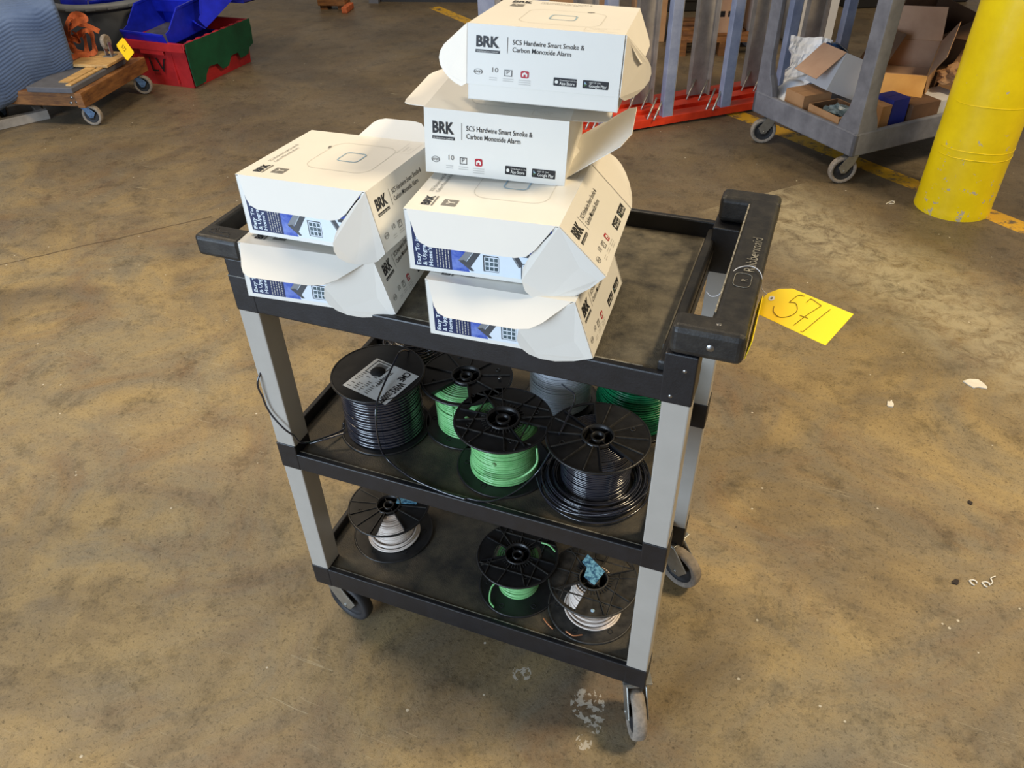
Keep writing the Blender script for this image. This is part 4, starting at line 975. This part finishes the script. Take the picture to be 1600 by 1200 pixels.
# ------------------------------------------------------------------ cartons and added dark blocks far back
def far():
    specs = [(at(1010, 60, z=0), 20, .22, .2, .4, 'kraft', 'brown carton far back, left of the first grey rack post'),
             (at(1108, 78, z=0) + Vector((.02, .15, 0)), 18, .26, .24, .42, 'kraftin', 'brown carton with black print far back between the rack posts'),
             (at(1180, 66, z=0), 30, .20, .22, .40, 'whitebox', 'pale carton far back, behind the second grey rack post'),
             (at(1250, 72, z=0) + Vector((0, .2, 0)), 26, .30, .24, .42, 'whitebox', 'white carton with black square marks far back behind the grey cart'),
             (at(905, 52, z=0), 15, .45, .3, .5, 'kraft', 'wide brown carton far back, hidden mostly by the topmost white carton')]
    for i, (c, rz, sx, sy, sz, m, lab) in enumerate(specs):
        b = MB(); b.bbox(-sx / 2, sx / 2, -sy / 2, sy / 2, 0, sz, m, .004)
        if i in (1, 3):
            for k in range(3): b.box(-.07 + k * .05, -.04 + k * .05, -sy / 2 - .001, -sy / 2, .10, .135, 'ink')
        b.box(-sx / 2 - .001, sx / 2 + .001, -.025, .025, sz - .03, sz + .001, 'kraftye')
        o = b.build('cardboard_carton'); o.location = (c.x, c.y, .0 if i != 1 else .10); o.rotation_euler.z = rad(rz); tag(o, lab, 'box', 'cartons far behind the rack')
    b = MB(); c = at(1108, 78, z=0) + Vector((.02, .15, 0))
    for k in range(5): b.box(-.3, .3, -.28 + k * .125, -.20 + k * .125, .085, .10, 'wood')
    for x_ in (-.27, 0, .27): b.box(x_ - .03, x_ + .03, -.28, .30, .0, .085, 'wood')
    o = b.build('wooden_pallet'); o.location = (c.x, c.y, 0); o.rotation_euler.z = rad(18); tag(o, 'wooden pallet far back under the printed brown carton', 'pallet')
    b = MB(); b.bbox(-.35, .35, -.3, .3, 0, .75, 'rackblk', .01)  # added black block, fills in the unlit dark between the rack posts
    for k in range(5): b.box(-.36, .36, -.31, .31, .08 + k * .14, .10 + k * .14, 'rackblk')
    o = b.build('dark_fill_block'); c = at(1040, 40, z=0) + Vector((.05, .75, 0)); o.location = (c.x, c.y, 0); o.rotation_euler.z = rad(20); tag(o, 'black ribbed block added as the unlit dark far behind the rack posts', 'bin')
    b = MB(); b.bbox(-.5, .5, -.3, .3, 0, .8, 'rackblk', .01)  # another added block, for the dark beyond the grey cart
    for k in range(5): b.box(-.51, .51, -.31, .31, .08 + k * .14, .10 + k * .14, 'rackblk')
    o = b.build('dark_fill_block'); c = at(1330, 20, z=0) + Vector((.25, .6, 0)); o.location = (c.x, c.y, 0); o.rotation_euler.z = rad(30); tag(o, 'black ribbed block added as the unlit dark behind the grey cart', 'bin')
    # yellow-decked platform at the top centre
    root = empty('platform_truck', (-2.45, 5.32, 0), rad(14)); tag(root, 'low platform with a yellow deck and dark skirt at the top of the view', 'platform truck')
    b = MB(); b.bbox(-.36, .62, .03, .75, .115, .145, 'yelplat', .005); b.build('deck', root)
    b = MB(); b.box(-.34, .60, .06, .72, .0, .113, 'rackblk'); b.box(-.38, -.30, .0, .70, 0, .06, 'greyboard'); b.build('skirt', root)
    root = empty('pallet_jack_block', at(518, 16, z=0), rad(12)); root.name = 'wood_block'; tag(root, 'worn wooden block with an orange-brown chock beside it, top centre of the floor', 'wood block')
    b = MB(); b.bbox(-.11, .12, 0, .14, .03, .11, 'wood', .005); b.box(-.10, -.04, .02, .12, 0, .03, 'wood'); b.box(.05, .11, .02, .12, 0, .03, 'wood'); b.build('beam', root)
    b = MB(); b.bbox(.12, .165, -.10, .08, 0, .045, 'orange', .006); b.build('chock', root)
far()

# ------------------------------------------------------------------ left: dolly, blanket, straps, tub, crate, bins
DN = Vector((-2.865, 2.262, 0)); da = Vector((-.215, .977, 0)).normalized(); db = Vector((-da.y, da.x, 0))
DT = Matrix(((da.x, db.x, 0, DN.x), (da.y, db.y, 0, DN.y), (0, 0, 1, 0), (0, 0, 0, 1)))
def dolly():
    root = empty('furniture_dolly', T=DT); tag(root, 'wooden furniture dolly under the blue moving blanket', 'dolly')
    b = MB(); b.bbox(-.02, .64, 0, .042, .116, .195, 'wood', .003); b.build('side_rail', root)
    b = MB(); b.bbox(-.02, .64, .60, .642, .116, .195, 'wood', .003); b.build('side_rail', root)
    b = MB(); b.bbox(0.0, .10, .042, .60, .116, .19, 'wood', .003); b.build('cross_board', root)
    b = MB(); b.bbox(.54, .64, .042, .60, .116, .19, 'wood', .003); b.build('cross_board', root)
    s_ = MB()
    for y_, z_ in ((.055, .14), (.075, .165), (.09, .135)):
        s_.T = Matrix.Translation((-.001, y_, z_)) @ Matrix.Rotation(rad(-90), 4, 'Y'); s_.lathe([(0, .003), (.007, .002), (.009, 0)], 'screw', 12)
    s_.build('bolt', root)
    for x_, y_, a in ((.05, .05, rad(-85)), (.57, .04, rad(-80)), (.06, .58, rad(190)), (.57, .58, rad(100))):
        caster(root, x_, y_, .116, a, R=.054, tw=.030, fm='bluemetal', tm='rubber', trail=.022)
    # ply lying on the dolly
    r2 = empty('board_with_caster', T=DT @ Matrix.Translation((0, 0, .1955))); r2.name = 'plywood_board'; tag(r2, 'pale plywood board with grey rubber edge and an upturned caster, on the dolly', 'board')
    b = MB(); b.bbox(-.03, .50, .035, .30, 0, .028, 'greyboard', .004); b.build('rubber_edge', r2)
    b = MB(); b.bbox(.00, .52, .055, .085, .028, .036, 'ply', .002); b.bbox(.05, .55, .10, .16, .028, .034, 'ply', .002); b.bbox(.30, .56, .02, .26, .034, .05, 'ply', .003); b.build('plywood', r2)
    b = MB(); b.T = Matrix.Translation((.47, .10, .05))
    b.box(-.03, .03, -.03, .03, 0, .004, 'zinc'); b.box(-.014, .014, -.018, -.014, .004, .075, 'zinc'); b.box(-.014, .014, .014, .018, .004, .075, 'zinc')
    T0 = b.T; b.T = T0 @ Matrix.Translation((0, .0, .078)) @ Matrix.Rotation(rad(90), 4, 'X')
    b.lathe([(0, -.011), (.012, -.011), (.02, -.006), (.03, -.012), (.037, -.011), (.040, 0), (.037, .011), (.03, .012), (.02, .006), (.012, .011), (0, .011)], 'rubber', 28)
    b.build('caster', r2)
dolly()
def ytag():
    b = MB(); P0 = at(183, 72, z=.33); 
    q = [at(u, v, z=z_) for u, v, z_ in ((181, 71, .31), (199, 96, .27), (208, 79, .28), (192, 58, .325))]
    O = q[0]; U = q[1] - q[0]; V = q[3] - q[0]
    b.slab(O, U, V, [(0, 0.1), (.1, 0), (.9, 0), (1, .1), (1, .9), (.95, 1), (.1, 1), (0, .9)], .001, 'tag'); 
    b.text('572', O + U * .25 + V * .3, U.normalized(), V.normalized(), .05, 'pen', 0, .002)
    for v_ in b.v: pass
    o = b.build('lot_tag'); tag(o, 'small yellow lot tag stuck at the right end of the dolly', 'tag')
ytag()
def blanket():
    BP = Vector((-3.13, 2.54, 0))
    # profile across depth (d) and height: back hem, over top, down the front
    ua = Vector((-.50, -.866, 0)); va = Vector((-.866, .50, 0))
    b = MB(); nu, nv = 110, 260; Lu = 1.25
    prof = [(.55, .26), (.56, .44), (.53, .585), (.48, .615), (.08, .605), (-.05, .585), (-.085, .53), (-.05, .38), (-.005, .27), (.03, .215), (.10, .200)]
    P3 = smooth_path([(x_, z_, 0) for x_, z_ in prof], 20); 
    # arc-length resample
    acc = [0]
    for i in range(1, len(P3)): acc.append(acc[-1] + (P3[i] - P3[i - 1]).length)
    def samp(t_):
        s_ = t_ * acc[-1]; i = max(1, next((k for k, a in enumerate(acc) if a >= s_), len(acc) - 1)); f_ = (s_ - acc[i - 1]) / max(1e-9, acc[i] - acc[i - 1]); return P3[i - 1].lerp(P3[i], f_)
    O = BP.copy(); vs = []
    for i in range(nu + 1):
        u = i / nu * Lu
        for j in range(nv + 1):
            t_ = j / nv; p = samp(t_); q = samp(min(1, t_ + .004)) - samp(max(0, t_ - .004)); nrm = Vector((-q.y, q.x, 0)).normalized()
            sag = .0 if t_ < .5 else (t_ - .5) * 2
            tri = abs(((u * 7) % 2) - 1)
            wv = .0032 * math.sin(2 * PI * (t_ * acc[-1] * 56 + 2.0 * tri)) + .03 * noise.noise(Vector((u * 3, t_ * 4, 0)))
            fold = .02 * math.sin(u * 9 + t_ * 3) * sag
            d_ = p.x - nrm.x * (wv + fold) * 1; z_ = p.y - nrm.y * (wv + fold) * 1
            z_ -= sag * .20 * max(0, u - .03); d_ -= sag * .30 * max(0, u - .03)
            if i < 4: k_ = 1 - (i / 4) ** .5 * 1.0; k_ *= .96; d_ = d_ + (.29 - d_) * k_; z_ = z_ + (.36 - z_) * k_ * .15
            vs.append(O + ua * u + va * d_ + Z * max(z_, .03))
    fs = [(i * (nv + 1) + j, (i + 1) * (nv + 1) + j, (i + 1) * (nv + 1) + j + 1, i * (nv + 1) + j + 1) for i in range(nu) for j in range(nv)]
    b.add(vs, fs, 'blanket', True)
    o = b.build('moving_blanket'); sm = o.modifiers.new('thick', 'SOLIDIFY'); sm.thickness = .012; sm.offset = 0
    tag(o, 'blue quilted moving blanket draped over a load on the wooden dolly', 'blanket')
    # grey frame legs below the blanket at the picture edge
    f_ = MB(); p0 = at(20, 172, z=.02)
    f_.T = Matrix.Translation((p0.x, p0.y, 0)) @ Matrix.Rotation(math.atan2(ua.y, ua.x), 4, 'Z')
    f_.bbox(-.15, .5, 0, .04, .0, .05, 'galv', .003); f_.bbox(-.14, .5, .20, .24, .0, .05, 'galv', .003); f_.bbox(-.13, -.09, .04, .20, .0, .04, 'galv', .003); f_.bbox(.3, .34, .04, .20, .0, .04, 'galv', .003)
    o2 = f_.build('steel_skid'); tag(o2, 'grey steel skid on the floor below the blanket hem at the left edge', 'skid')
blanket()
def straps():
    b = MB()
    def ribbon(pts, w_, up=(0, 0, 1)):
        P = smooth_path(pts, 8); vs = []; n = len(P)
        for i, p in enumerate(P):
            d = (P[min(i + 1, n - 1)] - P[max(i - 1, 0)]).normalized(); s_ = d.cross(Vector((.35, -.85, .4))).normalized(); k = d.cross(s_).normalized()
            tw = .5 * math.sin(i * .25); s_ = (s_ * math.cos(tw) + k * math.sin(tw)) * w_ / 2; t_ = k * .0016
            vs += [p - s_ - t_, p + s_ - t_, p + s_ + t_, p - s_ + t_]
        fs = []
        for i in range(n - 1): fs += [(i * 4 + q, i * 4 + (q + 1) % 4, i * 4 + 4 + (q + 1) % 4, i * 4 + 4 + q) for q in range(4)]
        b.add(vs, fs, 'orange', False)
    A = lambda u, v, z_: at(u, v, z=z_)
    ribbon([A(118, 82, .26), A(106, 60, .34), A(104, 40, .42), A(112, 26, .46), A(124, 23, .47), A(133, 30, .45), A(120, 34, .44), A(108, 45, .4)], .034)
    ribbon([A(108, 30, .45), A(120, 36, .43), A(136, 40, .40), A(155, 49, .36)], .028)
    ribbon([A(110, 62, .32), A(122, 55, .35), A(133, 48, .38), A(142, 52, .36), A(146, 66, .31), A(149, 82, .26)], .03)
    ribbon([A(131, 54, .35), A(134, 68, .31), A(136, 84, .26)], .026)
    ribbon([A(106, 66, .32), A(114, 78, .28), A(126, 82, .265), A(142, 84, .26), A(150, 80, .27)], .028)
    ribbon([A(107, 40, .42), A(110, 56, .36), A(124, 64, .32), A(116, 50, .38)], .03)
    ribbon([A(112, 90, .25), A(124, 86, .26), A(140, 86, .255)], .03)
    o = b.build('strap_bundle'); tag(o, 'tangled bundle of orange webbing straps against the blue blanket', 'straps')
straps()
# tub
TC = Vector((-3.62, 3.32, 0))
def tub():
    root = empty('round_tub', TC); tag(root, 'dark grey round tub with a thick rim holding blue bins, behind the dolly', 'tub')
    b = MB(); b.lathe([(0, .01), (.27, .01), (.285, .03), (.335, .395), (.33, .40), (.325, .395), (.275, .035), (0, .03)], 'tub', 56); b.build('tub_body', root)
    b = MB(); b.lathe([(.33, .385), (.352, .383), (.362, .40), (.352, .42), (.333, .425), (.322, .41), (.33, .385)], 'tubrim', 56)
    for k in range(18):
        a = 2 * PI * k / 18; b.T = Matrix.Rotation(a, 4, 'Z'); b.box(.355, .366, -.03, .03, .393, .407, 'tubrim')
    b.build('rim', root)
tub()
def bin_mesh(L=.27, W=.14, H=.125):
    """hopper-front stacking bin, open front at -y"""
    b = MB(); t_ = .004; m = 'blue'
    b.box(-W / 2, W / 2, -L / 2, L / 2, 0, t_, m)
    b.box(-W / 2 + t_, W / 2 - t_, -L / 2 + t_, L / 2 - t_, t_, t_ + .001, 'bininside')
    b.box(-W / 2, W / 2, L / 2 - t_, L / 2, 0, H, m)
    for sx in (-1, 1):
        x_ = sx * (W / 2 - t_ / 2)
        b.slab((x_ - t_ / 2, 0, 0), Y, Z, [(-L / 2, 0), (L / 2, 0), (L / 2, H), (-L / 2 + L * .42, H), (-L / 2 + L * .12, H * .5), (-L / 2, H * .42)], t_, m)
        b.bar((x_, -L / 2 + L * .42, H), (x_, L / 2, H), .012, .012, m)
        b.bar((x_, -L / 2 + L * .42, H), (x_, -L / 2 + L * .12, H * .5), .008, .008, m)
    b.slab((0, -L / 2 - .006, .0), X, Vector((0, -.32, 1)).normalized(), [(-W / 2, .0), (W / 2, .0), (W / 2 + .004, H * .42), (-W / 2 - .004, H * .42)], t_, m)
    b.bar((-W / 2, -L / 2 - .006 - H * .13, H * .41), (W / 2, -L / 2 - .006 - H * .13, H * .41), .009, .009, m)
    b.box(-W / 2, W / 2, L / 2, L / 2 + .010, H - .014, H + .004, m)
    return b
BPROTO = {}
def binat(label, c, z, rz, dims, rx=0, ry=0, group='blue bins piled in the red crate'):
    """storage bin; copies of the same size share one mesh"""
    if dims not in BPROTO: o = BPROTO[dims] = bin_mesh(*dims).build('storage_bin')
    else: o = BPROTO[dims].copy(); COL.objects.link(o)
    o.location = (c[0], c[1], z); o.rotation_euler = (rad(rx), rad(ry), rad(rz))
    return tag(o, label, 'bin', group)
BA = (.33, .34, .17); BB = (.27, .32, .15)
binat('blue open-front bin nearest the dolly, resting across the red crate', (-3.03, 3.155), .255, -4, BA, 5, 0)
binat('blue bin tipped forward over the green lid side with a bright shiny lip', (-2.84, 3.40), .37, -36, BB, 34, 0)
binat('blue bin standing behind the near bin at the top of the heap', (-3.08, 3.46), .34, 6, BA, -4, 0)
binat('blue bin at the far end of the red crate, behind the tipped one', (-2.92, 3.62), .36, 20, BB, -8, 5)
binat('blue bin low inside the red crate, half hidden under the tipped one', (-2.95, 3.40), .03, 90, BB, 0, 0)
binat('blue bin in the grey tub, nearest the dolly', (-3.60, 3.22), .37, 80, BB, 4, 6, 'blue bins in the tub')
binat('blue bin in the grey tub, farther back', (-3.50, 3.50), .38, 60, BB, -6, 0, 'blue bins in the tub')
def bluefar():
    pass
def crate():
    cx0, cx1, cy0, cy1 = -3.20, -2.765, 2.972, 3.58; H = .262
    root = empty('lidded_crate', ((cx0 + cx1) / 2, (cy0 + cy1) / 2, 0)); T = Matrix.Translation(-root.location)
    tag(root, 'red plastic crate marked LV with a green flap lid hanging open, full of blue bins', 'crate')
    b = MB(); b.T = T; t_ = .006; tp = .018
    def wallq(p0, p1, inn):   # tapered wall from bottom p0-p1 (inset) to top
        pass
    o0 = [(cx0 + tp, cy0 + tp), (cx1 - tp, cy0 + tp), (cx1 - tp, cy1 - tp), (cx0 + tp, cy1 - tp)]; o1 = [(cx0, cy0), (cx1, cy0), (cx1, cy1), (cx0, cy1)]
    i0 = [(cx0 + tp + t_, cy0 + tp + t_), (cx1 - tp - t_, cy0 + tp + t_), (cx1 - tp - t_, cy1 - tp - t_), (cx0 + tp + t_, cy1 - tp - t_)]; i1 = [(cx0 + t_, cy0 + t_), (cx1 - t_, cy0 + t_), (cx1 - t_, cy1 - t_), (cx0 + t_, cy1 - t_)]
    vs = [(*p, 0) for p in o0] + [(*p, H) for p in o1] + [(*p, .008) for p in i0] + [(*p, H) for p in i1]
    fs = [(3, 2, 1, 0)] + [(k, (k + 1) % 4, 4 + (k + 1) % 4, 4 + k) for k in range(4)] + [(4 + k, 4 + (k + 1) % 4, 12 + (k + 1) % 4, 12 + k) for k in range(4)] + [(12 + k, 12 + (k + 1) % 4, 8 + (k + 1) % 4, 8 + k) for k in range(4)] + [(8, 9, 10, 11)]
    b.add(vs, fs, 'red')
    # rolled rim and ribs
    b.bbox(cx0 - .012, cx1 + .004, cy0 - .014, cy0, H - .05, H, 'red', .003); b.bbox(cx0 - .012, cx1 + .004, cy1, cy1 + .014, H - .05, H, 'red', .003); b.bbox(cx0 - .014, cx0, cy0 - .01, cy1 + .01, H - .05, H, 'red', .003); b.bbox(cx1 - .004, cx1 + .010, cy0 - .014, cy1 + .01, H - .03, H, 'red', .003)
    b.bbox(cx0 + .10, cx1 - .16, cy0 - .012, cy0 - .0, H - .075, H - .045, 'red', .003)
    for x_ in (cx0 + .03, cx1 - .12): b.box(x_, x_ + .008, cy0 + .002, cy0 + .012, .02, H - .04, 'red')
    for k in range(7): b.bbox(cx1 + .0, cx1 + .022, cy0 + .03 + k * .08, cy0 + .065 + k * .08, H - .008, H + .008, 'red', .002)
    b.text('LV', (cx1 - .30, cy0 + .0075, .085), X, Vector((0, -.068, 1)).normalized(), .12, 'ink', 0, .006)
    b.build('crate_body', root)
    g = MB(); g.T = T
    pts = [(0, 0)]; Ly = cy1 - cy0 + .01; hh = .225
    pts = [(0, 0), (Ly, 0), (Ly + .004, -.06), (Ly - .004, -.15), (Ly - .05, -.165), (Ly - .07, -.20), (Ly - .15, -.205), (Ly - .17, -.165), (Ly - .24, -.165), (Ly - .28, -.215), (Ly - .34, -.218), (Ly - .38, -.175), (Ly - .46, -.17), (Ly - .50, -.21), (Ly - .515, -hh - .02), (.01, -hh - .025), (.0, -.15), (-.004, -.05)]
    g.slab((cx1 + .018, cy0 - .006, H + .004), Y, Vector((.04, 0, 1)).normalized(), pts, .006, 'green')
    g.build('lid_flap', root)
    g = MB(); g.T = T
    pts2 = [(x_, z_) for x_, z_ in pts]
    g.slab((cx0 - .024, cy0 - .006, H + .004), Y, Vector((-.04, 0, 1)).normalized(), pts2, .006, 'green'); g.build('lid_flap', root)
crate()

# ------------------------------------------------------------------ scraps on the floor
def scraps():
    def flat_blob(name, lab, c, r, m, seed, cat='scrap', el=1.0):
        b = MB(); rn = random.Random(seed); pts = [(r * el * (1 + rn.uniform(-.35, .25)) * math.cos(a), r * (1 + rn.uniform(-.35, .25)) * math.sin(a)) for a in [2 * PI * k / 11 for k in range(11)]]
        b.prism(pts, .0, .0035, m); o = b.build(name); o.location = (c.x, c.y, .0005); o.rotation_euler.z = rn.uniform(0, 3); tag(o, lab, cat)
    flat_blob('paper_scrap', 'flattened white scrap on the floor at the right edge, level with the cart handle', at(1522, 600, z=0), .022, 'debris', 1, el=1.5)
    flat_blob('paper_scrap', 'small white scrap on the floor between the yellow tag and the flattened scrap', at(1391, 632, z=0), .010, 'debris', 2, el=1.6)
    flat_blob('dark_scrap', 'tiny black scrap on the floor at the lower right', at(1492, 910, z=0), .009, 'debrisdk', 3, el=.7)
    flat_blob('dark_scrap', 'tiny brown pellet on the floor at the right, above the black scrap', at(1515, 786, z=0), .005, 'debrisdk', 4, el=1.6)
    for u, v, lab in ((1520, 911, 'small curled white shaving on the floor beside the black scrap'), (1540, 914, 'larger curled white shaving at the lower right, farther from the black scrap')):
        c = at(u, v, z=0); b = MB(); b.tube([(.007 * math.cos(a) * (1 + .2 * math.sin(3 * a)), .007 * math.sin(a), .003 + .001 * math.sin(2 * a)) for a in [2 * PI * k / 20 for k in range(17)]], .0016, 'debris', 6)
        if u > 1530: b.tube(smooth_path([(.007, 0, .003), (.014, .010, .004), (.012, .022, .003), (.022, .032, .003)]), .0015, 'debris', 6)
        o = b.build('plastic_shaving'); o.location = (c.x, c.y, 0); tag(o, lab, 'shaving', 'curled shavings on the floor')
    c = at(1392, 318, z=0); b = MB(); b.tube(smooth_path([(-.02, -.02, .003), (-.012, .0, .003), (.004, .018, .004), (.014, .008, .004), (.006, -.006, .003), (-.010, -.004, .003)]), .0016, 'debris', 6); o = b.build('string_loop'); o.location = (c.x, c.y, 0); tag(o, 'little loop of white string on the floor left of the bollard', 'string')
scraps()
